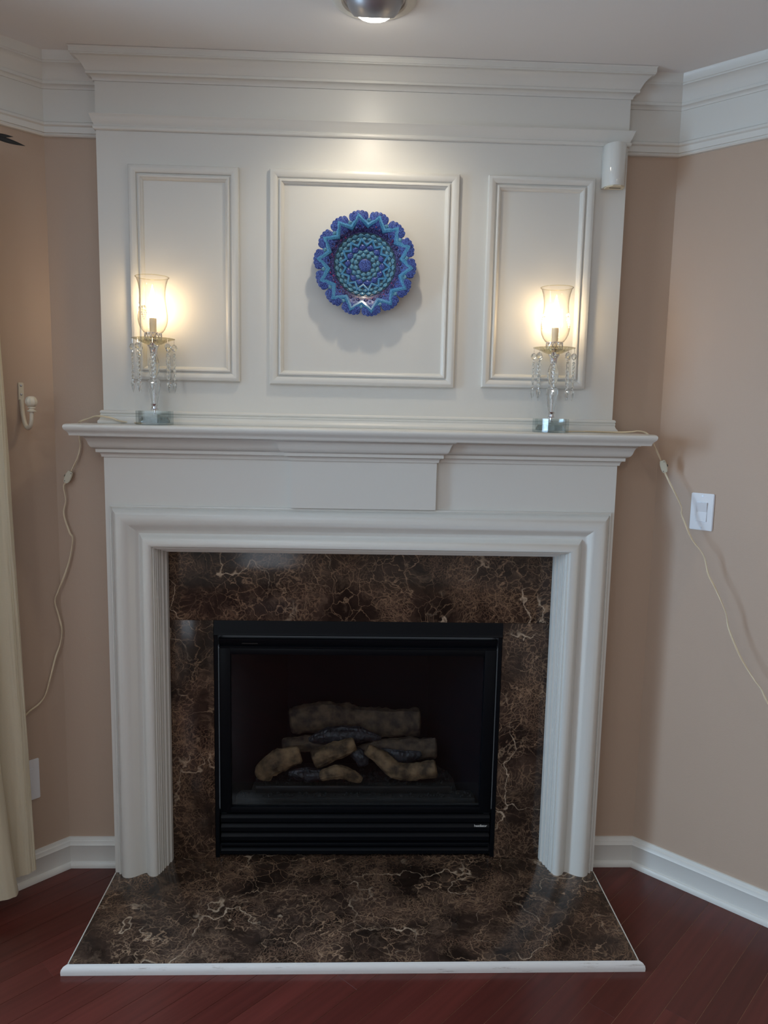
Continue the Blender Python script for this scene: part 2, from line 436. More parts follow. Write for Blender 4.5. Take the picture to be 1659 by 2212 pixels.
def wall_slab(name, p, q, z0, z1, th, holes=(), mat='wall'):
    """wall between plan points p and q, thickness away from the room, with rectangular holes (s0, s1, z0, z1)"""
    d = (q - p); L_ = d.length; d.normalize(); n = Vector((0.0145, -2.8, 0)) - (p + q) / 2
    nn = Vector((-d.y, d.x, 0)); nn = -nn if nn.dot(n) > 0 else nn
    mb = MB(); xs = sorted({0, L_} | {h[0] for h in holes} | {h[1] for h in holes}); zs = sorted({z0, z1} | {h[2] for h in holes} | {h[3] for h in holes})
    for i in range(len(xs) - 1):
        for j in range(len(zs) - 1):
            cx, cz = (xs[i] + xs[i + 1]) / 2, (zs[j] + zs[j + 1]) / 2
            if any(h[0] < cx < h[1] and h[2] < cz < h[3] for h in holes): continue
            v = [p + d * s + nn * t + Vector((0, 0, z)) for s in (xs[i], xs[i + 1]) for t in (0, th) for z in (zs[j], zs[j + 1])]
            mb.add(v, [(0, 1, 3, 2), (4, 6, 7, 5), (0, 4, 5, 1), (2, 3, 7, 6), (0, 2, 6, 4), (1, 5, 7, 3)])
    o = mb.build(name, mat, smooth=0); tag(o, kind='structure'); return o
wall_slab('wall_back', E_, A_, 0, H, .12, holes=((XR - .5282, XR + .4929, 0, .9222),))
wall_slab('wall_left', A_, B_, 0, H, .14, holes=(WIN,))
wall_slab('wall_right', D_, E_, 0, H, .12)
wall_slab('wall_rear_left', B_, C_, 0, H, .12, holes=((2.2, 3.4, .95, 2.1),))
wall_slab('wall_rear_right', C_, D_, 0, H, .12)
tag(mesh('ceiling', [(x, y, z) for z in (H, H + .1) for x, y in ((-3.8, .4), (-3.8, -6.2), (3.8, -6.2), (3.8, .4))],
     [(0, 1, 2, 3), (4, 7, 6, 5), (0, 4, 5, 1), (1, 5, 6, 2), (2, 6, 7, 3), (3, 7, 4, 0)], 'ceil', smooth=0), kind='structure')

# floor: subfloor and one object per plank
floor = mesh('floor', [(x, y, z) for z in (-.0012, -.06) for x, y in ((-3.8, .4), (-3.8, -6.2), (3.8, -6.2), (3.8, .4))],
     [(0, 1, 2, 3), (4, 7, 6, 5), (0, 4, 5, 1), (1, 5, 6, 2), (2, 6, 7, 3), (3, 7, 4, 0)], 'gap', smooth=0)
tag(floor, kind='structure')
def clip(pg, a, b):
    out = []; e = b - a
    side = lambda p: e.x * (p.y - a.y) - e.y * (p.x - a.x)
    for i in range(len(pg)):
        p, q = pg[i], pg[(i + 1) % len(pg)]; sp, sq = side(p), side(q)
        if sp >= 0: out.append(p)
        if (sp >= 0) != (sq >= 0): out.append(p + (q - p) * (sp / (sp - sq)))
    return out
U_ = Vector((Q, Q, 0)); V_ = Vector((Q, -Q, 0))            # along the planks, across them
PW = .0838; C0 = 1.06 * Q                                   # v = (x - y) / sqrt2 of one joint
hearth_rect = (-.842, .889, -.492, .2)
rnd = random.Random(3)
for k in range(-40, 25):
    v0 = C0 + k * PW; v1 = v0 + PW
    if k < -24 or k > 20: span = [(-9, 9)]
    else:
        u = -4.4 + rnd.uniform(-.9, 0); cuts = []
        if k == 2: u = .0465 - 3.6
        if k == -13: u = -.965 - 3.0
        while u < 1.2:
            L_ = rnd.uniform(.9, 1.5) if k not in (2, -13) else (1.2 if k == 2 else 1.0)
            cuts.append((u, u + L_)); u += L_
        span = cuts
    for (u0, u1) in span:
        g = .00055
        q = [U_ * a + V_ * b for a, b in ((u0 + .0002, v0 + g), (u1 - .0002, v0 + g), (u1 - .0002, v1 - g), (u0 + .0002, v1 - g))]
        area = sum(q[i].x * q[(i + 1) % 4].y - q[(i + 1) % 4].x * q[i].y for i in range(4))
        if area < 0: q.reverse()
        ring = [A_, B_, C_, D_, E_]
        for i in range(5):
            q = clip(q, ring[i], ring[(i + 1) % 5])
            if len(q) < 3: break
        if len(q) < 3: continue
        ar = abs(sum(q[i].x * q[(i + 1) % len(q)].y - q[(i + 1) % len(q)].x * q[i].y for i in range(len(q)))) / 2
        if ar < 4e-4: continue
        if all(hearth_rect[0] < p.x < hearth_rect[1] and hearth_rect[2] < p.y for p in q): continue
        c = sum(q, Vector()) / len(q); n = len(q)
        ins = [p + (c - p).normalized() * .0005 for p in q]
        v = [(p.x, p.y, -.0011) for p in q] + [(p.x, p.y, -.0004) for p in q] + [(p.x, p.y, 0) for p in ins]
        f = [(i, (i + 1) % n, n + (i + 1) % n, n + i) for i in range(n)] + [(n + i, n + (i + 1) % n, 2 * n + (i + 1) % n, 2 * n + i) for i in range(n)] + [tuple(range(2 * n, 3 * n))]
        mesh('plank', v, f, 'wood', floor, smooth=0)

# baseboards (moulded cap, flat, shoe)
bb = [(0, 0), (.026, 0), (.0265, .010), (.022, .018), (.0155, .021), (.0155, .080), (.0175, .083), (.0145, .088), (.0125, .097), (.0085, .100), (.006, .109), (0, .1095)]
J = math.tan(R(22.5))
def base_run(name, p, q, pa, qa):
    st = [(p, pa, Vector((0, 0, 1))), (q, qa, Vector((0, 0, 1)))]
    return tag(sweep(name, st, bb, 'trim'), kind='structure')
nB = Vector((0, -1, 0)); nL = Vector((Q, -Q, 0)); nR = Vector((-Q, -Q, 0))
mL = Vector((J, -1, 0)); mR = Vector((-J, -1, 0))
o = base_run('baseboard_back', A_, Vector((-.829, YB, 0)), mL, nB)
base_run('baseboard_corner', Vector((.874, YB, 0)), E_, nB, mR)
base_run('baseboard_left', B_, A_, nL, mL)
base_run('baseboard_right', E_, D_, mR, nR)

# cornice: wide frieze board with bed moulding and crown, on all three walls
cor = [(0, 2.507), (.010, 2.508), (.0135, 2.512), (.0125, 2.517), (.0175, 2.5175), (.0180, 2.535), (.0240, 2.539), (.0240, 2.546), (.0160, 2.549), (.013, 2.553),
       (.013, 2.6480), (.017, 2.6485), (.0190, 2.653), (.0240, 2.6570), (.0320, 2.6580), (.0322, 2.6665), (.0300, 2.668), (.034, 2.674), (.040, 2.686), (.049, 2.698), (.058, 2.706), (.066, 2.7075), (.066, 2.7120), (.069, 2.7135), (.070, 2.733), (.074, 2.740), (0, 2.740)]
def cor_run(name, p, q, pa, qa):
    return tag(sweep(name, [(p, pa, Vector((0, 0, 1))), (q, qa, Vector((0, 0, 1)))], cor, 'trim'), kind='structure')
cor_run('trim_1', A_, Vector((-.838, YB, 0)), mL, nB)
cor_run('trim_2', Vector((.8615, YB, 0)), E_, nB, mR)
cor_run('trim_3', B_, A_, nL, mL)
cor_run('trim_4', E_, D_, mR, nR)

# window in the left wall (beyond the frame of the photograph)
win = MB(); s0, s1, z0, z1 = WIN
def lbox(mb, t0, t1, o0, o1, za, zb, mi=0, side=LWp):
    v = [side(t, o, z) for t in (t0, t1) for o in (o0, o1) for z in (za, zb)]
    mb.add(v, [(0, 1, 3, 2), (4, 6, 7, 5), (0, 4, 5, 1), (2, 3, 7, 6), (0, 2, 6, 4), (1, 5, 7, 3)], mi)
for a in ((s0, s0 + .05, z0, z1), (s1 - .05, s1, z0, z1), (s0, s1, z0, z0 + .05), (s0, s1, z1 - .05, z1), ((s0 + s1) / 2 - .02, (s0 + s1) / 2 + .02, z0, z1), (s0, s1, 1.33, 1.37)):
    lbox(win, a[0], a[1], -.09, -.05, a[2], a[3])
wo = win.build('window_1', 'trim', smooth=0); tag(wo, kind='structure')
pn = MB(); lbox(pn, s0 + .02, s1 - .02, -.072, -.068, z0 + .02, z1 - .02); pn.build('pane', 'pane', wo, 0)

# ================================================================ hearth
he = thing('hearth', (0.024, -.2, 0), 'dark brown marble hearth slab on the floor with white painted nosing', 'hearth')
HX0, HX1, HY = -.8275, .8745, -.4847
o1 = MB().box(HX0 + .0035, HX1 - .0035, HY + .001, .0743, .002, .0290, c=.0008).build('marble_slab', 'marble')
tr = [(0, 0), (.0145, 0), (.0150, .010), (.0135, .018), (.008, .0245), (0, .0262)]
st = [(Vector((HX0 - .002, HY, 0)), Vector((-1, -1, 0)), Vector((0, 0, 1))), (Vector((HX1 + .002, HY, 0)), Vector((1, -1, 0)), Vector((0, 0, 1)))]
o2 = sweep('front_trim', st, tr, 'worn')
o3 = MB().box(HX0 - .0005, HX0 + .0028, HY + .0005, -.0405, .0005, .0288).build('side_trim', 'ring')
o4 = MB().box(HX1 - .0028, HX1 + .0005, HY + .0005, -.0405, .0005, .0288).build('side_trim', 'ring')
under(he, o1, o2, o3, o4)
o2['label'] = 'worn white painted wooden nosing'

# ================================================================ mantel surround
ms = thing('fireplace_mantel', (0.022, -.0, .029), 'white painted mantelpiece with long moulded shelf framing the marble', 'mantelpiece')
SX0, SX1, SY = -.8268, .8725, -.04
BX0, BX1 = -.8108, .8596; BZ = 1.3336
prs = []
prs.append(MB().box(SX0, BX0 + .094, SY, YB - .001, .029, 1.495).build('side_stile', 'trim', smooth=0))
prs.append(MB().box(BX1 - .094, SX1, SY, YB - .001, .029, 1.495).build('side_stile', 'trim', smooth=0))
prs.append(MB().box(BX0 + .094, BX1 - .094, SY, YB - .001, BZ - .094, 1.495).build('frieze_board', 'trim', smooth=0))
prs.append(MB().box(-.2160, .2636, SY - .02, SY + .002, BZ + .0015, 1.497).build('centre_block', 'trim', smooth=0))
bol = [(0, 0), (0, .0095), (.0025, .0115), (.005, .0115), (.0065, .0090), (.0085, .0090), (.010, .015), (.014, .022), (.020, .0285), (.028, .0330), (.038, .0340), (.048, .0320), (.058, .0270), (.068, .0200), (.078, .0115),
       (.086, .0055), (.092, .0030), (.096, .0055), (.100, .0120), (.105, .0185), (.111, .0235), (.118, .0260), (.126, .0262), (.133, .0230), (.137, .0180), (.1375, .0110), (.1415, .0110), (.1420, .0020), (.1450, .0000), (.1455, -.009), (.1490, -.010), (.1495, -.024), (.1525, -.025),
       (.1530, -.038), (.1590, -.040), (.1600, -.060), (.1660, -.062), (.1665, -.0849), (.150, -.0849), (.130, -.02), (.09, -.005), (.02, -.005)]
UZ = Vector((0, 0, 1)); X = Vector((1, 0, 0)); Yd = Vector((0, -1, 0))
prs.append(sweep('bolection_moulding', [
    (Vector((BX0, SY, .029)), X, Yd), (Vector((BX0, SY, BZ)), X - UZ * 1.0, Yd), (Vector((BX1, SY, BZ)), -X - UZ * 1.0, Yd), (Vector((BX1, SY, .029)), -X, Yd)], bol, 'trim', smooth=40))
bed = [(0, 1.4925), (.0060, 1.4928), (.0066, 1.4980), (.0085, 1.5035), (.0125, 1.5072), (.0195, 1.5080), (.0200, 1.5180), (.0215, 1.5195), (.0270, 1.5215), (.0330, 1.5265), (.0370, 1.5340), (.0395, 1.5430), (.0430, 1.5510), (.0490, 1.5575), (.0560, 1.5600), (.0560, 1.5640), (0, 1.5640)]
path = [(SX0, YB - .001), (SX0, SY), (-.2160, SY), (-.2160, SY - .02), (.2636, SY - .02), (.2636, SY), (SX1, SY), (SX1, YB - .001)]
prs.append(sweep('cove_moulding', plan_path(path), bed, 'trim', smooth=40))
shf = [(0, 1.5630), (.0806, 1.5630), (.0820, 1.5690), (.0838, 1.5728), (.0885, 1.5775), (.0925, 1.5815), (.0945, 1.5865), (.0951, 1.5905), (.0940, 1.5945), (.0910, 1.5980), (.0868, 1.5996), (0, 1.6000)]
path2 = [(SX0, YB - .001), (SX0, SY), (SX1, SY), (SX1, YB - .001)]
sh = sweep('mantel_shelf', plan_path(path2), shf, 'trim', smooth=40)
prs.append(sh)
prs.append(MB().box(SX0 + .001, SX1 - .001, SY + .001, YB - .002, 1.5631, 1.5999).build('shelf_core', 'trim', smooth=0))
under(ms, *prs)

# ================================================================ overmantel
om = thing('overmantel', (0.012, .03, 1.60), 'white panelled overmantel with crown moulding rising from the shelf to the ceiling', 'panelling')
OX0, OX1 = -.8362, .8596
po = [MB().box(OX0, OX1, 0, YB - .001, 1.6002, H - .001).build('backing_board', 'trim', smooth=0)]
pth = [(OX0, YB - .001), (OX0, 0), (OX1, 0), (OX1, YB - .001)]
hk = lambda dv: 2.661 + dv / 85 * .0785
crown = [(0, 2.6612), (.0040, 2.6614), (.0052, 2.6640), (.0070, 2.6690), (.0105, 2.6725), (.0160, 2.6750), (.0205, 2.6756), (.0208, 2.6825), (.0190, 2.6835), (.0215, 2.6860), (.0250, 2.6925), (.0300, 2.7005), (.0370, 2.7085), (.0450, 2.7150), (.0490, 2.7175), (.0550, 2.7180), (.0550, 2.7215), (.0575, 2.7225), (.0580, 2.7350), (.0612, 2.7390), (0, 2.7390)]
po.append(sweep('crown_moulding', plan_path(pth), crown, 'trim', smooth=30))
fz = [(0, 2.5165), (.0040, 2.5166), (.0070, 2.5195), (.0082, 2.5240), (.0070, 2.5285), (.0040, 2.5305), (.0045, 2.5325), (.0085, 2.5400), (.0125, 2.5500), (.0150, 2.5575), (.0168, 2.5605), (.0168, 2.5630), (0, 2.5634)]
po.append(sweep('frieze_moulding', plan_path(pth), fz, 'trim', smooth=30))
bs = [(0, 1.6002), (.0155, 1.6002), (.0165, 1.6055), (.0155, 1.6095), (.0115, 1.6135), (.0090, 1.6190), (.0075, 1.6240), (.0088, 1.6262), (.0088, 1.6300), (.0070, 1.6312), (.0098, 1.6360), (.0092, 1.6400), (.0060, 1.6435), (0, 1.6440)]
po.append(sweep('base_moulding', plan_path(pth), bs, 'trim', smooth=30))
pf = [(0, 0), (.0003, .0115), (.0028, .0155), (.0055, .0165), (.0090, .0180), (.0125, .0178), (.0240, .0120), (.0262, .0072), (.0285, .0066), (.0300, .0070), (.0305, .0120), (.0330, .0135), (.0370, .0125), (.0385, .0095), (.0410, .0080), (.0440, .0040), (.0455, 0)]
for (x0, x1, za, zb) in ((-.7368, -.3882, 1.7440, 2.4150), (-.2905, .3170, 1.7390, 2.4150), (.4091, .7562, 1.7430, 2.4160)):
    st = [(Vector((x0, 0, zb)), X - UZ, Yd), (Vector((x1, 0, zb)), -X - UZ, Yd), (Vector((x1, 0, za)), -X + UZ, Yd), (Vector((x0, 0, za)), X + UZ, Yd)]
    po.append(sweep('panel_frame', st, pf, 'trim', closed=True, smooth=30))
under(om, *po)

# ================================================================ marble surround
su = thing('marble_surround', (.02, .05, .029), 'dark brown veined marble slabs around the black firebox', 'fireplace surround')
FX0, FX1, FZ = -.4925, .5278, .9222
a1 = MB().box(-.665, .710, .045, .0545, FZ, 1.178, c=.0006).build('header_slab', 'marble')
a2 = MB().box(-.665, FX0 - .0006, .045, .0545, .0293, FZ - .0006, c=.0006).build('side_slab', 'marble')
a3 = MB().box(FX1 + .0006, .710, .045, .0545, .0293, FZ - .0006, c=.0006).build('side_slab', 'marble')
under(su, a1, a2, a3)

# ================================================================ gas firebox
fb = thing('gas_firebox', (.0175, .1, .03), 'black metal gas firebox with glass front and louvres set in the marble', 'fireplace')
ff = []
G0, G1, GZ0, GZ1 = -.4365, .4690, .2215, .7960
fr = MB()
fr.box(FX0 + .0005, FX0 + .014, .047, .14, .032, FZ - .001).box(FX1 - .014, FX1 - .001, .047, .14, .032, FZ - .001)
fr.box(FX0 + .001, FX1 - .001, .086, .092, .060, .196)
fr.box(FX0 + .001, FX1 - .001, .0744, .14, .0292, .0360)
ff.append(fr.build('outer_frame', 'black'))
ff.append(sweep('hood', [(Vector((FX0 + .001, 0, 0)), Vector((0, -1, 0)), UZ), (Vector((FX1 - .001, 0, 0)), Vector((0, -1, 0)), UZ)],
    [(-.12, FZ - .001), (-.047, FZ - .001), (-.0455, FZ - .004), (-.043, .880), (-.038, .871), (-.041, .8685), (-.05, .8685), (-.052, .880), (-.12, .900)], 'black'))
ff.append(sweep('control_panel', [(Vector((FX0 + .016, 0, 0)), Vector((0, -1, 0)), UZ), (Vector((FX1 - .016, 0, 0)), Vector((0, -1, 0)), UZ)],
    [(-.10, .855), (-.058, .855), (-.054, .8525), (-.054, .846), (-.062, .828), (-.055, .825), (-.055, .8205), (-.10, .8205)], 'black'))
slit = MB().box(-.395, -.340, .0525, .058, .8360, .8385, 0).box(-.397, -.338, .0515, .0535, .8348, .8356)
ff.append(slit.build('vent_slot', 'iron'))
dr = MB()
D0, D1, DZ0, DZ1 = FX0 + .016, FX1 - .016, .200, .8185
dr.box(D0, G0, .054, .072, DZ0, DZ1, c=.0015).box(G1, D1, .054, .072, DZ0, DZ1, c=.0015)
dr.box(G0 - .001, G1 + .001, .054, .072, GZ1, DZ1, c=.0015).box(G0 - .001, G1 + .001, .054, .072, DZ0, GZ0, c=.0015)
door = dr.build('door_frame', 'black'); ff.append(door)
pane = MB().box(G0 - .004, G1 + .004, .066, .069, GZ0 - .004, GZ1 + .004).build('glass_pane', 'fglass', smooth=0)
ff.append(pane)
ff.append(MB().box(G0, G1, .0700, .0745, GZ0 + .001, GZ0 + .007).build('pane_rail', 'ember'))
# louvres: stacked bevelled blades
def louvre(zt, zb):
    p = [(-.085, zt), (-.067, zt - .004), (-.0565, zt - (zt - zb) * .42), (-.055, zt - (zt - zb) * .5), (-.055, zb + .001), (-.058, zb), (-.085, zb)]
    return sweep('louvre', [(Vector((FX0 + .018, 0, 0)), Vector((0, -1, 0)), UZ), (Vector((FX1 - .018, 0, 0)), Vector((0, -1, 0)), UZ)], p, 'black', smooth=20)
for zt, zb in ((.197, .1625), (.161, .1265), (.1245, .0905), (.089, .069), (.0675, .0375)):
    ff.append(louvre(zt - .002, zb))
# brand lettering on the louvre
tcu = bpy.data.curves.new('brand_lettering', 'FONT'); tcu.body = 'heatilator'; tcu.size = .0128; tcu.extrude = .0003; tcu.align_x = 'LEFT'
tcu.offset = .00015; tcu.space_character = .86
tob = bpy.data.objects.new('tmp_text', tcu); COL.objects.link(tob)
bpy.context.view_layer.update()
tme = bpy.data.meshes.new_from_object(tob.evaluated_get(bpy.context.evaluated_depsgraph_get()))
bpy.data.objects.remove(tob)
xs = [v.co.x for v in tme.vertices]; k_ = .0475 / (max(xs) - min(xs))
for v in tme.vertices: v.co = Vector((.4530 + (v.co.x - min(xs)) * k_, .0546 - v.co.z, .1455 + v.co.y))
tme.name = 'brand_lettering'; tme.materials.clear()
lt = link('brand_lettering', tme, 'logo', smooth=0); lt['label'] = 'small silver lettering'; ff.append(lt)
# inner box: walls of the combustion chamber, tapering to the back
bx = MB()
f0, f1, b0, b1 = G0 - .02, G1 + .02, -.27, .31
zb0, zt0, zt1, yb0, yb1 = .195, .812, .74, .075, .46
V = [(f0, yb0, zb0), (f1, yb0, zb0), (f1, yb0, zt0), (f0, yb0, zt0), (b0, yb1, zb0), (b1, yb1, zb0), (b1, yb1, zt1), (b0, yb1, zt1)]
bx.add(V, [(0, 3, 7, 4), (1, 5, 6, 2), (4, 7, 6, 5), (3, 2, 6, 7), (0, 4, 5, 1)])
ff.append(bx.build('fire_chamber', 'matte', smooth=0))
pan = MB().box(-.43, .46, .10, .165, .196, .232, c=.004).box(-.38, .40, .165, .40, .196, .226, c=.004)
ff.append(pan.build('burner_tray', 'ember'))
ff.append(MB().box(-.36, .37, .134, .144, .232, .262, c=.003).build('grate_bar', 'iron'))
under(fb, *ff)

# ceramic logs
def log(label, pts, rad, y_sq, mat, seed, bend=.0):
    P = smoothpath(pts, 10); n = 28; L_ = len(P)
    rs = []
    for i in range(L_):
        t = i / (L_ - 1) * (len(rad) - 1); a = int(min(t, len(rad) - 2)); rs.append(rad[a] + (rad[a + 1] - rad[a]) * (t - a))
    mb = MB(); mb.tube(P, rs, n, cap=False)
    v = [Vector(q) for q in mb.v]
    for i in range(L_):
        for k in range(n):
            p = v[i * n + k]; c = P[i]; d = p - c
            s = 1 + .16 * noise.noise(p * 22 + Vector((seed, 0, 0))) + .10 * noise.noise(p * 60 + Vector((seed, 5, 0))) + .05 * math.sin(k * 3 + seed) + .07 * noise.noise(p * 130 + Vector((seed, 9, 0)))
            q = c + d * s; q.y = c.y + (q.y - c.y) * y_sq; v[i * n + k] = q
    f = list(mb.f)
    # end faces: slightly domed with ring
    for e, i in ((0, 0), (1, L_ - 1)):
        c = P[i]; base = i * n; d = (P[1] - P[0]).normalized() * -.006 if e == 0 else (P[-1] - P[-2]).normalized() * .006
        ci = len(v); v += [c + (v[base + k] - c) * .8 + d for k in range(n)]; v.append(c + d)
        for k in range(n):
            k2 = (k + 1) % n; f.append((base + k, base + k2, ci + k2, ci + k)); f.append((ci + k, ci + k2, ci + n))
    o = mesh('ceramic_log', v, f, mat, smooth=50)
    return tag(o, label, 'log', 'ceramic gas logs behind the glass')
log('large rounded brown ceramic log lying across the back, topmost of the logs', [(-.245, .35, .425), (-.12, .355, .440), (0, .355, .432), (.10, .355, .420), (.265, .35, .420)], [.050, .062, .060, .053, .058, .056], .8, 'log2', 1)
log('charred black log directly below the big back log', [(-.165, .285, .376), (-.07, .28, .398), (.02, .28, .400), (.105, .285, .384)], [.012, .032, .036, .026, .010], .8, 'char', 2)
log('brown log stub at left under the back log end', [(-.270, .30, .345), (-.187, .30, .352), (-.09, .30, .345)], [.028, .032, .030], .8, 'log2', 3)
log('wide brown log lying at right under the back log', [(.02, .272, .330), (.12, .278, .343), (.22, .278, .343), (.325, .278, .348)], [.022, .040, .045, .040], .7, 'log2', 4)
log('tan bent log at front left, ending beside the glass reflection', [(-.340, .205, .262), (-.325, .205, .298), (-.27, .21, .330), (-.205, .22, .348)], [.032, .040, .044, .034], .7, 'log', 5)
log('tan cut log rising to the right in the centre of the pile', [(-.145, .222, .326), (-.07, .228, .355), (.005, .235, .380)], [.034, .035, .026], .9, 'log', 6)
log('brown log bending down to the right at front right', [(.060, .215, .370), (.115, .21, .335), (.170, .20, .293), (.24, .20, .288), (.318, .20, .302)], [.022, .030, .032, .033, .034], .9, 'log', 7)
log('charred black log lying low at front left', [(-.235, .185, .284), (-.165, .18, .284), (-.10, .185, .284)], [.014, .028, .016], .9, 'char', 8)
log('small reddish brown log low at the front centre', [(-.115, .172, .284), (-.055, .170, .300), (0, .174, .282), (.03, .18, .266)], [.020, .028, .022, .014], .9, 'log', 9)
log('charred black knot lodged between the centre and right logs', [(.005, .250, .345), (.035, .245, .325), (.045, .240, .300)], [.022, .028, .022], .9, 'char', 10)
log('charred black hollow on the right hand logs', [(.115, .245, .352), (.165, .238, .336), (.215, .238, .330), (.262, .243, .338)], [.010, .024, .026, .012], .6, 'char', 11)
rb = MB(); rr = random.Random(5)
for i in range(420):
    x = rr.uniform(-.37, .39); y = rr.uniform(.166, .34); s = rr.uniform(.005, .011); z = .226 + s * .5
    v = [(x + s * a * rr.uniform(.7, 1.2), y + s * b * rr.uniform(.7, 1.2), z + s * c * .8) for a, b, c in ((1, 0, 0), (-1, 0, 0), (0, 1, 0), (0, -1, 0), (0, 0, 1), (0, 0, -.6))]
    rb.add(v, [(0, 2, 4), (2, 1, 4), (1, 3, 4), (3, 0, 4), (2, 0, 5), (1, 2, 5), (3, 1, 5), (0, 3, 5)])
for i in range(160):
    x = rr.uniform(-.42, .45); y = rr.uniform(.105, .146); s = rr.uniform(.004, .008); z = .232 + s * .5
    v = [(x + s * a * rr.uniform(.7, 1.2), y + s * b * rr.uniform(.7, 1.2), z + s * c * .8) for a, b, c in ((1, 0, 0), (-1, 0, 0), (0, 1, 0), (0, -1, 0), (0, 0, 1), (0, 0, -.6))]
    rb.add(v, [(0, 2, 4), (2, 1, 4), (1, 3, 4), (3, 0, 4), (2, 0, 5), (1, 2, 5), (3, 1, 5), (0, 3, 5)])
tag(rb.build('ember_bed', 'ember', smooth=0), 'bed of dark grey lava rock under the logs', 'embers', kind='stuff')

# ================================================================ decorative plate
PC = Vector((.0165, 0, 2.123)); PR = .163
pl = thing('decorative_plate', PC, 'round scalloped blue and turquoise enamelled wall plate in the centre panel', 'plate')
def dish_y(r):                       # distance from the wall of the plate front at radius r
    pts = [(0, .022), (.05, .021), (.088, .026), (.115, .040), (.140, .047), (.17, .050)]
    for (a, ya), (b, yb) in zip(pts, pts[1:]):
        if r <= b: return ya + (yb - ya) * (r - a) / (b - a)
    return .050
def pp(r, ang, lift=0): return Vector((r * math.cos(ang), -dish_y(r) - lift, r * math.sin(ang)))
ANG0 = R(98.7); NL = 14
# body
v = []; f = []; rr_ = [0, .02, .05, .07, .088, .10, .115, .13, .140]; n = 84
for s_, lift in ((1, 0), (-1, -.003)):
    base = len(v)
    for r in rr_:
        for k in range(n): v.append(pp(max(r, 1e-4), 2 * math.pi * k / n, lift))
    for i in range(len(rr_) - 1):
        for k in range(n): f.append((base + i * n + k, base + i * n + (k + 1) % n, base + (i + 1) * n + (k + 1) % n, base + (i + 1) * n + k))
nb = len(rr_) * n
for k in range(n): f.append(((len(rr_) - 1) * n + k, (len(rr_) - 1) * n + (k + 1) % n, nb + (len(rr_) - 1) * n + (k + 1) % n, nb + (len(rr_) - 1) * n + k))
body_ = mesh('plate_body', v, f, 'navy2', pl, smooth=60); body_.data.materials.append(M['line'])
for q in body_.data.polygons:
    if math.hypot(q.center.x, q.center.z) < .094: q.material_index = 1
mb = MB().lathe([(.045, 0), (.050, 0), (.050, .0165), (.045, .0165)], (0, 0, 0), 32, rot=Matrix.Rotation(R(90), 3, 'X'))
mb.build('foot_ring', 'nickel', pl)
# fourteen scalloped rim lobes
def lobe(ang):
    mb = MB(); half = math.pi / NL * .985; nb_ = 31; rings = 5; v = []; f = []
    for i in range(rings):
        t = i / (rings - 1)
        for j in range(nb_):
            u = -1 + 2 * j / (nb_ - 1)
            ro = .1495 + .0125 * (max(0, 1 - abs(u) ** 2.2)) ** .6 + .0030 * abs(math.sin((u + 1) * math.pi * 2.5)) ** .8
            ri = .112
            r = ri + (ro - ri) * t
            a = ang + half * u * (1 - .05 * t)
            lift = .0055 * math.sin(math.pi * min(1, max(0, t))) * (1 - .5 * u * u) + .0012
            v.append(Vector((r * math.cos(a), -dish_y(r) - lift, r * math.sin(a))))
    m0 = len(v)
    for q in list(v): v.append(q + Vector((0, .004, 0)) if True else q)
    for i in range(rings - 1):
        for j in range(nb_ - 1):
            f.append((i * nb_ + j, i * nb_ + j + 1, (i + 1) * nb_ + j + 1, (i + 1) * nb_ + j)); f.append((m0 + i * nb_ + j, m0 + (i + 1) * nb_ + j, m0 + (i + 1) * nb_ + j + 1, m0 + i * nb_ + j + 1))
    for j in range(nb_ - 1):
        a = (rings - 1) * nb_ + j; f.append((a, a + 1, m0 + a + 1, m0 + a)); f.append((j, m0 + j, m0 + j + 1, j + 1))
    for i in range(rings - 1):
        for j in (0, nb_ - 1):
            a = i * nb_ + j; f.append((a, a + nb_, m0 + a + nb_, m0 + a))
    return mesh('rim_lobe', v, f, 'navy', pl, smooth=50)
for i in range(NL): lobe(ANG0 - i * 2 * math.pi / NL)
# raised zigzag ribbons
def ribbon(name, r_in, r_out, count, width, mat, lift, phase=0.0):
    pts = []
    for i in range(count * 2):
        a = ANG0 + phase - i * math.pi / count; r = r_out if i % 2 == 0 else r_in; pts.append((r, a))
    mb = MB(); P = [Vector((r * math.cos(a), 0, r * math.sin(a))) for r, a in pts]; n = len(P); v = []; sec = [(-.5, 0), (-.38, .7), (0, 1), (.38, .7), (.5, 0)]
    for i in range(n):
        d1 = (P[i] - P[i - 1]).normalized(); d2 = (P[(i + 1) % n] - P[i]).normalized()
        n1 = Vector((-d1.z, 0, d1.x)); n2 = Vector((-d2.z, 0, d2.x)); mt = (n1 + n2) / (1 + n1.dot(n2))
        for a, h in sec:
            q = P[i] + mt * a * width; r = math.hypot(q.x, q.z); v.append(Vector((q.x, -dish_y(r) - h * lift - .0010, q.z)))
        for a, h in ((.5, 0), (-.5, 0)):
            q = P[i] + mt * a * width; r = math.hypot(q.x, q.z); v.append(Vector((q.x, -dish_y(r) + .002, q.z)))
    m_ = 7; f = []
    for i in range(n):
        j = (i + 1) % n
        for k in range(m_): f.append((i * m_ + k, i * m_ + (k + 1) % m_, j * m_ + (k + 1) % m_, j * m_ + k))
    return mesh(name, v, f, mat, pl, smooth=40)
ribbon('zigzag_band', .1195, .1465, NL, .0150, 'teal', .0075)
ribbon('zigzag_band', .062, .080, NL, .0075, 'teal', .0042)
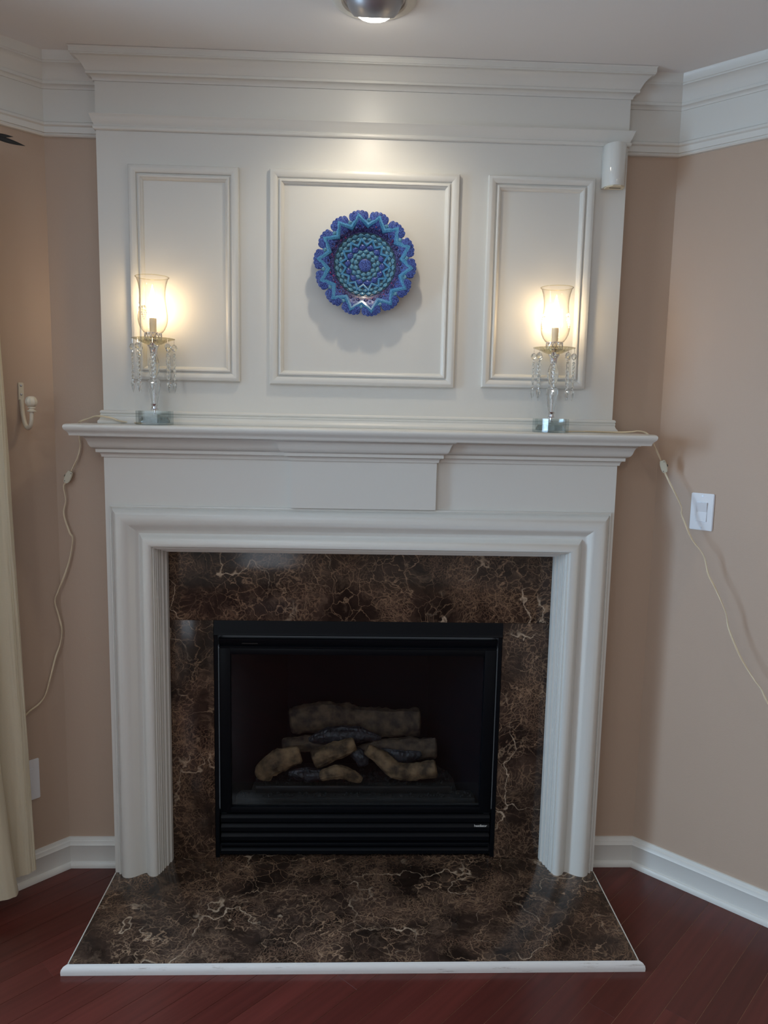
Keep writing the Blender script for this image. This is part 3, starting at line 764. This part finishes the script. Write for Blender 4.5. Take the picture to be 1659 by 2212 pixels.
# small domed cells
def cells(name, r, count, wr, wt, mat, lift, phase=0.0, point=False):
    mb = MB()
    for i in range(count):
        a = ANG0 + phase - i * 2 * math.pi / count
        c = Vector((r * math.cos(a), 0, r * math.sin(a))); er = Vector((math.cos(a), 0, math.sin(a))); et = Vector((-math.sin(a), 0, math.cos(a)))
        v = []; n = 8
        for (s, h) in ((1, 0), (.72, .75), (.3, 1)):
            for k in range(n):
                t = 2 * math.pi * k / n; q = c + er * (wr * s * math.cos(t) * (1.15 if k % 2 == 0 else .92)) + et * (wt * s * math.sin(t) * (1.15 if k % 2 == 0 else .92))
                v.append(Vector((q.x, -dish_y(math.hypot(q.x, q.z)) - h * lift - .0004, q.z)))
        v.append(Vector((c.x, -dish_y(r) - lift * 1.05, c.z)))
        f = [(q * n + k, q * n + (k + 1) % n, (q + 1) * n + (k + 1) % n, (q + 1) * n + k) for q in range(2) for k in range(n)] + [(2 * n + k, 2 * n + (k + 1) % n, 3 * n) for k in range(n)]
        mb.add(v, f)
    return tag(mb.build(name, mat, pl, 50), kind='stuff')
cells('outer_scales', .1335, NL, .0075, .0100, 'aqua', .0055, math.pi / NL)
cells('inner_scales', .0905, 28, .0062, .0096, 'aqua', .0042)
cells('inner_scales', .0800, 28, .0056, .0084, 'aqua', .0040, math.pi / 28)
cells('purple_scales', .1130, 28, .0056, .0070, 'navy2', .0034, math.pi / 28)
cells('purple_scales', .1200, NL, .0062, .0060, 'navy2', .0034)
cells('purple_scales', .0555, NL, .0092, .0118, 'navy', .0036)
cells('purple_scales', .0650, NL, .0052, .0062, 'navy', .0030, math.pi / NL)
cells('petal_scales', .0425, NL, .0062, .0090, 'aqua', .0038, math.pi / NL)
cells('petal_scales', .0305, 11, .0078, .0084, 'aqua', .0040)
def thinring(name, r, w_, mat, count=0, amp=0):
    mb = MB(); n = 112
    P = [pp(r + (amp * math.cos(count * (2 * math.pi * k / n) - count * ANG0) if count else 0), 2 * math.pi * k / n, .0012) for k in range(n + 1)]
    mb.tube(P, w_, 6); return mb.build(name, mat, pl)
thinring('medallion_rim', .0215, .0011, 'line'); thinring('pale_outline', .0985, .0006, 'line')
mb = MB().lathe([(0, .0245), (.008, .0252), (.016, .0245), (.0205, .0225), (.0208, .0205)], (0, 0, 0), 28, rot=Matrix.Rotation(R(90), 3, 'X'))
mb.build('medallion', 'navy', pl)

# ================================================================ crystal hurricane lamps
ST = 1.6003
def lamp_thing(x, y, label, rotz):
    t = thing('table_lamp', (x, y, ST), label, 'lamp', 'crystal hurricane lamps on the mantel shelf')
    # glass foot: octagonal upright rim with a dome inside
    mb = MB(); n = 8; ro, ri, h = .0590, .0505, .0440; v = []
    for z, r in ((.0, ro), (h, ro), (h, ri), (.0060, ri)):
        for k in range(n):
            a = 2 * math.pi * (k + .5) / n; v.append((r * math.cos(a), r * math.sin(a), z))
    f = [(i * n + k, i * n + (k + 1) % n, (i + 1) * n + (k + 1) % n, (i + 1) * n + k) for i in range(3) for k in range(n)]
    f += [tuple(3 * n + k for k in range(n)), tuple(range(n))[::-1]]
    mb.add(v, f)
    base = mb.build('glass_base', 'base_glass', t, 20)
    dm = MB().lathe([(.046, .0062), (.046, .014), (.040, .024), (.026, .031), (.010, .034), (0, .0345)], n=16, squash=lambda a, z: 1 + .05 * math.cos(8 * a))
    dm.build('base_dome', 'crystal', t, 30)
    MB().lathe([(.0, .034), (.008, .0345), (.0085, .037), (.0035, .039), (.0035, .047), (.012, .0475), (.0125, .050), (.010, .052), (.0085, .058), (.0115, .064), (.0120, .066), (.004, .067)], n=20).build('stem_collar', 'chrome', t)
    MB().lathe([(.0022, .05), (.0022, .29)], n=8).build('stem_rod', 'chrome', t)
    fac = lambda a, z: 1 + .06 * abs(math.cos(4 * a))
    MB().lathe([(.0085, .067), (.0105, .078), (.0155, .105), (.0185, .126), (.0180, .138), (.013, .146), (.0065, .149)], n=16, squash=fac).build('crystal_baluster', 'crystal', t, 12)
    MB().lathe([(.004, .149), (.0105, .1492), (.0105, .1515), (.004, .152)], n=20).build('stem_disc', 'chrome', t)
    MB().lathe([(.0065, .152), (.012, .158), (.0165, .176), (.0170, .190), (.0135, .208), (.008, .222)], n=16, squash=fac).build('crystal_baluster', 'crystal', t, 12)
    MB().lathe([(.004, .2215), (.0100, .222), (.0110, .226), (.0125, .238), (.0170, .247), (.0190, .2485), (.0190, .2505), (.006, .252)], n=20).build('bobeche_cup', 'chrome', t)
    MB().lathe([(.017, .2515), (.026, .2540), (.045, .2630), (.060, .2685), (.0665, .2695), (.0670, .2715), (.060, .2710), (.045, .2665), (.026, .2570), (.017, .2550)], n=48, squash=lambda a, z: 1 + .012 * math.cos(16 * a)).build('bobeche', 'bob', t, 60)
    g = MB()
    for z in (.266, .2875): g.tube([(.0265 * math.cos(a), .0265 * math.sin(a), z) for a in [2 * math.pi * k / 28 for k in range(29)]], .0014, 6, cap=False)
    for k in range(14):
        a0 = 2 * math.pi * k / 14; a1 = a0 + 2 * math.pi / 14
        p = lambda a, z: (.0265 * math.cos(a), .0265 * math.sin(a), z)
        g.tube([p(a0, .266), p((a0 + a1) / 2, .277), p(a1, .2875)], .0010, 5); g.tube([p(a1, .266), p((a0 + a1) / 2, .277), p(a0, .2875)], .0010, 5)
    g.lathe([(.0150, .258), (.0250, .262), (.0265, .266)], n=24)
    g.build('gallery_ring', 'chrome', t)
    MB().lathe([(.0095, .258), (.0105, .262), (.0105, .305), (.0112, .306), (.0112, .334), (.0085, .337), (.0, .337)], n=20).build('candle_socket', 'socket', t)
    bl = [(.0075, .336), (.0130, .342), (.0172, .352), (.0182, .362), (.0165, .376), (.0125, .392), (.0080, .408), (.0042, .422), (.0016, .433), (0, .438)]
    MB().lathe(bl, n=20).build('flame_bulb', 'bulb', t, 60)
    shp = [(.0255, .2885), (.0300, .2910), (.0370, .3000), (.0430, .3130), (.0462, .3280), (.0465, .3440), (.0440, .3640), (.0410, .3850), (.0395, .4020), (.0402, .4200), (.0435, .4400), (.0480, .4550), (.0515, .4600)]
    inn = [(r - .0012, z) for r, z in shp][::-1]
    inn[0] = (shp[-1][0] - .0014, shp[-1][1] + .0006)
    shd = MB().lathe(shp + inn, n=48).build('hurricane_shade', 'glass', t, 60)
    MB().tube([(.0515 * math.cos(a), .0515 * math.sin(a), .4602) for a in [2 * math.pi * k / 48 for k in range(49)]], .0011, 6, cap=False).build('shade_rim', 'bob', shd, 60)
    # etched grape bunches on the shade
    e = MB()
    def rad(z):
        for (a, za), (b, zb) in zip(shp, shp[1:]):
            if za <= z <= zb: return a + (b - a) * (z - za) / (zb - za)
        return .045
    def disc(ang, z, s):
        r = rad(z) + .0004; c = Vector((r * math.cos(ang), r * math.sin(ang), z)); er = Vector((math.cos(ang), math.sin(ang), 0)); et = Vector((-math.sin(ang), math.cos(ang), 0))
        e.add([c + et * s * math.cos(t_) + UZ * s * math.sin(t_) for t_ in [2 * math.pi * k / 8 for k in range(8)]] + [c + er * .0004], [(k, (k + 1) % 8, 8) for k in range(8)])
    for base_a in (R(-40), R(140), R(-160)):
        for row, cnt in enumerate((3, 4, 3, 2, 1)):
            for k in range(cnt): disc(base_a + (k - (cnt - 1) / 2) * .155, .362 - row * .0068, .0032)
        for k in range(3): disc(base_a - .2 + k * .2, .371 + .003 * (k % 2), .0045)
    tag(e.build('etched_grapes', 'frost', shd, 0), kind='stuff')
    # eight hanging prisms
    for k in range(8):
        a = 2 * math.pi * k / 8 + rotz; cx, cy = .0635 * math.cos(a), .0635 * math.sin(a)
        er = Vector((math.cos(a), math.sin(a), 0)); et = Vector((-math.sin(a), math.cos(a), 0))
        sway = rnd.uniform(-.003, .003); c = Vector((cx, cy, 0))
        p = MB()
        hw, ht = .0076, .0046                                   # notched long drop with bevelled ridge
        zs = [.226, .2215] + [.2195 - i * .0063 for i in range(12)] + [.1455, .1420]
        v = []
        for i, z in enumerate(zs):
            w_ = .0020 if i in (0, len(zs) - 1) else (hw if i % 2 else hw * .86)
            cc = c + et * sway * (1 - (z - .1) / .15) + UZ * z
            v += [cc - et * w_, cc + er * ht * (1.0 if i % 2 else .6), cc + et * w_, cc - er * ht * (1.0 if i % 2 else .6)]
        f = [(i * 4 + q, i * 4 + (q + 1) % 4, (i + 1) * 4 + (q + 1) % 4, (i + 1) * 4 + q) for i in range(len(zs) - 1) for q in range(4)] + [(0, 1, 2, 3), tuple((len(zs) - 1) * 4 + q for q in (3, 2, 1, 0))]
        p.add(v, f)
        pr_ = p.build('prism', 'crystal', t, 10)
        bd = MB().lathe([(0, -.0120), (.006, -.0088), (.0102, 0), (.0065, .008), (0, .0108)], tuple(c + UZ * .2440), n=8); bd.build('bead', 'crystal', pr_, 10)
        z0_ = .1385; cc = c + et * sway * 1.2
        sp = MB().lathe([(0, z0_), (.0062, z0_ - .004), (.0074, z0_ - .009), (.0040, z0_ - .024), (0, z0_ - .038)], tuple(cc), n=6); sp.build('spear_drop', 'crystal', pr_, 10)
        wr = MB().tube([c + UZ * .2690, c + UZ * .2545], .0007, 5).tube([c + UZ * .2330, c + UZ * .2260], .0007, 5).tube([cc + UZ * .1430, cc + UZ * .1375], .0007, 5); tag(wr.build('wire_loop', 'chrome', pr_), kind='stuff')
    return t
def add_cord(t, segs, sw_at, sw_dir, sw_face):
    P = smoothpath(segs, 6)
    r = .0026
    mb = MB(); tw = []
    for s_ in (1, -1):
        pts = []
        for i, p in enumerate(P):
            d = (P[min(i + 1, len(P) - 1)] - P[max(i - 1, 0)]).normalized(); a = Vector((0, -1, 0)); a = (a - d * a.dot(d)).normalized(); b_ = d.cross(a)
            th = i * .16; pts.append(p + (a * math.sin(th) + b_ * math.cos(th)) * .0011 * s_)
        mb.tube(pts, .0020, 6)
    c = mb.build('cord', 'cord', None, 60); under(t, c)
    d = Vector(sw_dir).normalized(); n = Vector(sw_face); n = (n - d * n.dot(d)).normalized(); e = d.cross(n)
    s = MB(); prof = [(-.021, .0055), (-.019, .0085), (-.008, .0110), (.008, .0110), (.019, .0085), (.021, .0055)]
    v = []
    for z_, w_ in prof:
        for (a, b_) in ((1, -.7), (1, .7), (.75, 1), (-.75, 1), (-1, .7), (-1, -.7), (-.75, -1), (.75, -1)): v.append(Vector(sw_at) + d * z_ + e * w_ * a + n * .0060 * b_)
    f = [(i * 8 + k, i * 8 + (k + 1) % 8, (i + 1) * 8 + (k + 1) % 8, (i + 1) * 8 + k) for i in range(5) for k in range(8)] + [tuple(range(8)), tuple(40 + k for k in range(8))[::-1]]
    s.add(v, f, 0)
    def dd(cen, ax, rad_, hh): s.tube([cen - ax * hh, cen + ax * hh], rad_, 12, 1)
    for q in (1, -1): dd(Vector(sw_at) + d * .0155 * q + e * .0048 * q, n, .0014, .0068)
    dd(Vector(sw_at) - e * .0075, n, .0062, .0025)
    me_v = len(s.v)
    sw = s.build('inline_switch', ['ivory', 'dark'], None, 30)
    sw.parent = c; sw.matrix_parent_inverse = c.matrix_parent_inverse.copy() if False else Matrix.Identity(4)
    return c
L1 = lamp_thing(-.6510, -.0722, 'lit crystal hurricane lamp at the left end of the mantel shelf', R(12))
add_cord(L1, [(-.700, -.055, 1.6035), (-.738, -.010, 1.6040), (-.775, -.024, 1.6085), (-.805, -.026, 1.6185), (-.850, -.020, 1.6235), (-.885, .000, 1.6150), (-.9155, .015, 1.6060), (-.9300, .030, 1.596), (-.9320, .040, 1.549),
     (-.931, .040, 1.519), (-.940, .040, 1.485), (-.953, .040, 1.456), (-.966, .040, 1.432), (-.980, .040, 1.400), (-.990, .040, 1.385), (-.985, .040, 1.338), (-.993, .040, 1.290), (-.976, .040, 1.227), (-.966, .040, 1.205), (-.980, .040, 1.130), (-1.002, .036, 1.065), (-1.020, .033, 1.020),
     (-1.029, .028, .987), (-1.020, .036, .930), (-1.014, .041, .880), (-1.020, .036, .835), (-1.033, .024, .790), (-1.046, .011, .728), (-1.060, -.003, .668), (-1.076, -.019, .640), (-1.101, -.044, .621), (-1.118, -.063, .600)],
     (-.9725, .037, 1.4165), (.42, 0, .90), (0.1, -1, .0))
L2 = lamp_thing(.6322, -.0722, 'lit crystal hurricane lamp at the right end of the mantel shelf', R(30))
add_cord(L2, [(.688, -.055, 1.6035), (.711, -.040, 1.6035), (.770, -.034, 1.6045), (.869, -.030, 1.6035), (.915, -.030, 1.6060), (.940, -.030, 1.6090), (.966, -.030, 1.6035), (.982, -.035, 1.588), (.992, -.040, 1.565), (1.003, -.038, 1.545), (1.015, -.034, 1.526), (1.031, -.018, 1.505), (1.039, -.021, 1.480),
     (1.049, -.029, 1.455), (1.085, -.067, 1.368), (1.089, -.071, 1.337), (1.099, -.081, 1.307), (1.118, -.100, 1.256), (1.147, -.130, 1.207), (1.161, -.143, 1.148), (1.179, -.161, 1.106), (1.206, -.188, 1.032), (1.217, -.199, .977), (1.247, -.229, .894), (1.281, -.263, .829), (1.296, -.279, .805), (1.312, -.295, .767), (1.36, -.335, .69), (1.45, -.405, .55), (1.50, -.440, .42)],
     (1.0385, -.0215, 1.492), (.30, -.05, -.95), (-.45, -.9, .0))

# ================================================================ small fixtures
def wallbox(mb, side, t0, t1, o0, o1, z0, z1, c=.0, mi=0):
    b = bmesh.new(); bmesh.ops.create_cube(b, size=1)
    for q in b.verts: q.co = Vector(((t0 + t1) / 2 + q.co.x * (t1 - t0), (o0 + o1) / 2 + q.co.y * (o1 - o0), (z0 + z1) / 2 + q.co.z * (z1 - z0)))
    if c: bmesh.ops.bevel(b, geom=list(b.edges), offset=c, segments=2, affect='EDGES')
    b.verts.index_update(); mb.add([side(*q.co) for q in b.verts], [[q.index for q in f.verts] for f in b.faces], mi); b.free(); return mb
# light switch on the right wall
sw = thing('light_switch', RWp(.164, 0, 1.344), 'white rocker light switch on the right wall beside the cord', 'switch')
pt = [wallbox(MB(), RWp, .1262, .2025, 0, .0055, 1.2820, 1.4065, .0022).build('switch_plate', 'plastic')]
rk = MB(); wallbox(rk, RWp, .1450, .1835, .004, .0062, 1.3105, 1.3775, .0008); pt.append(rk.build('rocker_frame', 'plastic'))
pt.append(wallbox(MB(), RWp, .1464, .1821, .0055, .0066, 1.3114, 1.3766).build('rocker_gap_shade', 'nickel'))  # grey slab standing in for the shade in the gap round the rocker
v = [RWp(.1475, .0085, 1.3125), RWp(.181, .0085, 1.3125), RWp(.1475, .0072, 1.344), RWp(.181, .0072, 1.344), RWp(.1475, .0108, 1.3755), RWp(.181, .0108, 1.3755),
     RWp(.1465, .003, 1.312), RWp(.182, .003, 1.312), RWp(.1465, .003, 1.344), RWp(.182, .003, 1.344), RWp(.1465, .003, 1.376), RWp(.182, .003, 1.376)]
pt.append(mesh('rocker', v, [(0, 1, 3, 2), (2, 3, 5, 4), (4, 5, 11, 10), (0, 6, 7, 1), (0, 2, 8, 6), (2, 4, 10, 8), (1, 7, 9, 3), (3, 9, 11, 5)], 'plastic', smooth=0))
for z in (1.3975, 1.2905):
    pt.append(MB().tube([RWp(.1643, .0045, z), RWp(.1643, .0066, z)], .0032, 10).build('screw', 'nickel'))
under(sw, *pt)
# wall plate low on the left wall, half behind the curtain
ot = thing('outlet_plate', LWp(.14, 0, .37), 'white wall plate low on the left wall, partly behind the curtain', 'wall plate')
pt = [wallbox(MB(), LWp, .0995, .176, 0, .006, .2985, .4435, .002).build('cover_plate', 'plastic'), wallbox(MB(), LWp, .120, .156, .005, .0075, .330, .412, .001).build('receptacle', 'plastic')]
under(ot, *pt)
# curtain holdback hook
hk_ = thing('curtain_hook', LWp(.1065, 0, 1.69), 'cream painted metal holdback hook with fluted ball end on left wall', 'hook')
t_ = .1065; pt = []
pt.append(wallbox(MB(), LWp, t_ - .0090, t_ + .0090, 0, .0045, 1.668, 1.7265, .0018).build('mounting_plate', 'hook'))
for z in (1.7165, 1.6885):
    pt.append(MB().lathe([(.0036, 0), (.0036, .0015), (.002, .0026), (0, .0028)], tuple(LWp(t_, .0045, z)), 10, rot=Vector((0, 0, 1)).rotation_difference(Vector((Q, -Q, 0))).to_matrix()).build('screw', 'nickel'))
jp = smoothpath([LWp(t_, .003, 1.672), LWp(t_, .006, 1.640), LWp(t_, .018, 1.603), LWp(t_, .040, 1.582), LWp(t_, .062, 1.587), LWp(t_, .075, 1.606), LWp(t_, .079, 1.635)], 5)
pt.append(MB().tube(jp, [.0075 - .0015 * i / (len(jp) - 1) for i in range(len(jp))], 12).build('hook_arm', 'hook'))
bc = LWp(t_, .0792, 1.632)
pt.append(MB().lathe([(.004, 0), (.0135, .002), (.0140, .005), (.0080, .008), (.0075, .012), (.0120, .014), (.0115, .0165), (.006, .018)], tuple(bc), 20).build('knob_collar', 'hook'))
pt.append(MB().lathe([(.005, .0165), (.0140, .0205), (.0185, .030), (.0185, .0375), (.0150, .046), (.008, .0505), (0, .0510)], tuple(bc), 40, squash=lambda a, z: 1 - .10 * abs(math.sin(5 * a)) ** .6 * (1 if .02 < z < .049 else 0)).build('fluted_knob', 'hook', smooth=60))
under(hk_, *pt)
# half-round white fixture under the frieze moulding
cy = thing('wall_fixture', (.813, 0, 2.45), 'glossy white half-round cylindrical fixture under the frieze moulding at upper right', 'wall fixture')
v = []; n = 20; pt = []
prof = [(.8130 + .0360 * math.cos(math.pi * k / n), -.006 - .050 * math.sin(math.pi * k / n) ** .85) for k in range(n + 1)] + [(.777, -.0005), (.849, -.0005)][::1]
prof = prof[:n + 1] + [(.777, -.0005), (.849, -.0005)]
cen = (.813, -.03)
for z, s in ((2.386, .985), (2.388, 1), (2.514, 1), (2.5163, .96)):
    for x_, y_ in prof: v.append((cen[0] + (x_ - cen[0]) * s, y_ if y_ > -.001 else cen[1] + (y_ - cen[1]) * s, z))
m_ = len(prof); f = [(i * m_ + k, i * m_ + (k + 1) % m_, (i + 1) * m_ + (k + 1) % m_, (i + 1) * m_ + k) for i in range(3) for k in range(m_)] + [tuple(range(m_))[::-1], tuple(3 * m_ + k for k in range(m_))]
pt.append(mesh('cover', v, f, 'gloss', smooth=50))
cp = [(.784, -.012), (.842, -.012), (.842, -.038), (.826, -.052), (.799, -.052), (.784, -.038)]
v = [(x_, y_, z) for z in (2.382, 2.386) for x_, y_ in cp]
pt.append(mesh('end_cap', v, [tuple(range(6)), tuple(range(6, 12))] + [(k, (k + 1) % 6, 6 + (k + 1) % 6, 6 + k) for k in range(6)], 'cream', smooth=0))
pt.append(MB().box(.795, .831, -.034, -.030, 2.3812, 2.3822).build('slot', 'dark', smooth=0))
pt.append(MB().box(.849, .8545, -.010, -.0005, 2.500, 2.5135).build('mounting_tab', 'trim', smooth=0))
under(cy, *pt)
# eyeball downlight
rl = thing('recessed_light', (.028, -.385, H), 'round recessed eyeball downlight in the ceiling above the mantel', 'ceiling light')
pt = []
pt.append(MB().lathe([(.082, 0), (.083, -.005), (.088, -.0085), (.100, -.0080), (.1095, -.0055), (.1120, -.0035), (.1122, 0)], (.028, -.385, H), 56).build('trim_ring', 'ring'))
tilt = Matrix.Rotation(R(27), 3, 'X')                       # opening turned towards the mantel
pr = []
r0 = .080
for k in range(13):
    th = R(42 + (125 - 42) * k / 12); pr.append((r0 * math.sin(th), -r0 * math.cos(th)))
cb = (.028, -.383, H + .020)
inner = [(.0535, -.0590), (.0500, -.050), (.0480, -.030)]
pt.append(MB().lathe(inner[::-1] + pr, cb, 40, rot=tilt).build('eyeball', 'nickel', smooth=50))
pt.append(MB().lathe([(0, -.0720), (.016, -.0710), (.030, -.0675), (.041, -.0615), (.0490, -.0520), (.0500, -.045)], cb, 32, rot=tilt).build('lamp_face', 'lit', smooth=60))
under(rl, *pt)
for (lx, ly) in ((-1.2, -2.3), (1.25, -2.3), (0.0, -3.9)):  # rings round the added fill lamps, out of view
    t = thing('recessed_light', (lx, ly, H), 'added unseen fill downlight in the ceiling ' + ('of the left half of the room' if lx < -1 else 'of the right half of the room' if lx > 1 else 'farthest from the fireplace'), 'ceiling light', 'added fill downlights behind the camera')
    MB().lathe([(.082, 0), (.084, -.006), (.104, -.006), (.1115, 0)], n=32).build('trim_ring', 'ring', t)

# ================================================================ curtain and rod on the left wall
cu = thing('curtain', LWp(.45, .11, 0), 'floor-length cream curtain hanging at the left edge against the left wall', 'curtain')
def cloth_sheet(name, plan, z0f, z1, lean, thick=.0012, rows=44):
    """plan: list of (t, off); z0f(i) lower edge height; lean(zfrac) moves the free edge along the wall"""
    P = []
    pts = [Vector((a, b, 0)) for a, b in plan]; P = smoothpath(pts, 6); n = len(P); v = []; f = []
    for s_ in (0, 1):
        for j in range(rows + 1):
            h = j / rows
            for i, p in enumerate(P):
                fr_ = i / (n - 1); z = z0f(fr_) + (z1 - z0f(fr_)) * h
                am = .006 * noise.noise(Vector((fr_ * 9, z * 2.2, 3))) + .003 * noise.noise(Vector((fr_ * 30, z * 7, 9)))
                t = p.x + lean(h) * (1 - fr_) ** 1.5 + am * .6; o_ = p.y + am + (thick if s_ else 0)
                v.append(LWp(t, o_, z))
    m_ = (rows + 1) * n
    for j in range(rows):
        for i in range(n - 1):
            a = j * n + i; f.append((a, a + 1, a + n + 1, a + n)); f.append((m_ + a, m_ + a + n, m_ + a + n + 1, m_ + a + 1))
    for j in range(rows):
        for i in (0, n - 1): a = j * n + i; f.append((a, a + n, m_ + a + n, m_ + a))
    for i in range(n - 1):
        for j in (0, rows): a = j * n + i; f.append((a, a + 1, m_ + a + 1, m_ + a))
    return mesh(name, v, f, 'cloth', smooth=70)
lean = lambda h: .047 * h ** .9 + .02 * max(0, h - .6)
edge = cloth_sheet('return_hem', [(.160, .098), (.172, .104), (.188, .107), (.206, .103), (.230, .094), (.262, .084), (.31, .076), (.37, .080), (.43, .074), (.50, .078)], lambda q: .100 - .004 * q, 2.40, lean)
body = cloth_sheet('curtain_panel', [(.232, .128), (.246, .143), (.270, .150), (.300, .135), (.330, .098), (.360, .088), (.390, .115), (.420, .150), (.45, .155), (.48, .120), (.51, .085), (.54, .090), (.57, .135), (.60, .155), (.63, .130), (.66, .09), (.70, .085), (.74, .13), (.78, .15)], lambda q: .066 - .002 * math.sin(q * 40), 2.40, lambda h: .15 * h ** .85)
# stitched seams
sm = MB()
for dt, o_ in ((.0245, .1075),):
    sm.tube([LWp(.160 + dt + lean(h / 30) * .8, o_ + .0022, .10 + 2.29 * h / 30) for h in range(31)], .0009, 5)
seam = sm.build('stitched_seam', 'cloth')
under(cu, edge, body, seam)
rod = thing('curtain_rod', LWp(1.9, .12, 2.425), 'black iron curtain rod with pointed leaf finial at upper left edge', 'curtain rod')
pt = []
T0 = .205; zc = 2.432
pt.append(MB().tube([LWp(T0, .12, zc), LWp(3.0, .12, zc)], .0095, 14).build('rod', 'iron'))
def leaf(base, tip, w_, name='finial_leaf'):
    mb = MB(); b = Vector(base); tp = Vector(tip); d = tp - b; sd = Vector((0, 0, 1)) - d.normalized() * d.normalized().z; sd.normalize(); nn = d.cross(sd).normalized()
    v = []; K = 9
    for i in range(K):
        t = i / (K - 1); ww = w_ * math.sin(math.pi * min(1, t * .92 + .08)) ** .8 * (1 - t * .35) if i < K - 1 else .0004
        c = b + d * t; v += [c + sd * ww, c + nn * .0035 * (1 - t), c - sd * ww, c - nn * .0035 * (1 - t)]
    f = [(i * 4 + q, i * 4 + (q + 1) % 4, (i + 1) * 4 + (q + 1) % 4, (i + 1) * 4 + q) for i in range(K - 1) for q in range(4)] + [(0, 1, 2, 3), tuple((K - 1) * 4 + q for q in (3, 2, 1, 0))]
    mb.add(v, f); return mb.build(name, 'iron', smooth=40)
pt.append(MB().lathe([(0, -.014), (.011, -.008), (.014, 0), (.011, .008), (0, .014)], tuple(LWp(T0 - .002, .12, zc)), 16).build('finial_ball', 'iron'))
pt.append(leaf(LWp(T0, .12, zc), LWp(.112, .124, 2.4265), .0085))
pt.append(leaf(LWp(T0, .12, zc + .004), LWp(.146, .123, 2.4440), .0065))
for tt in (.9, 2.9):
    pt.append(MB().tube([LWp(tt, .0, 2.40), LWp(tt, .06, 2.405), LWp(tt, .12, 2.42)], .007, 8).build('bracket', 'iron'))
under(rod, *pt)
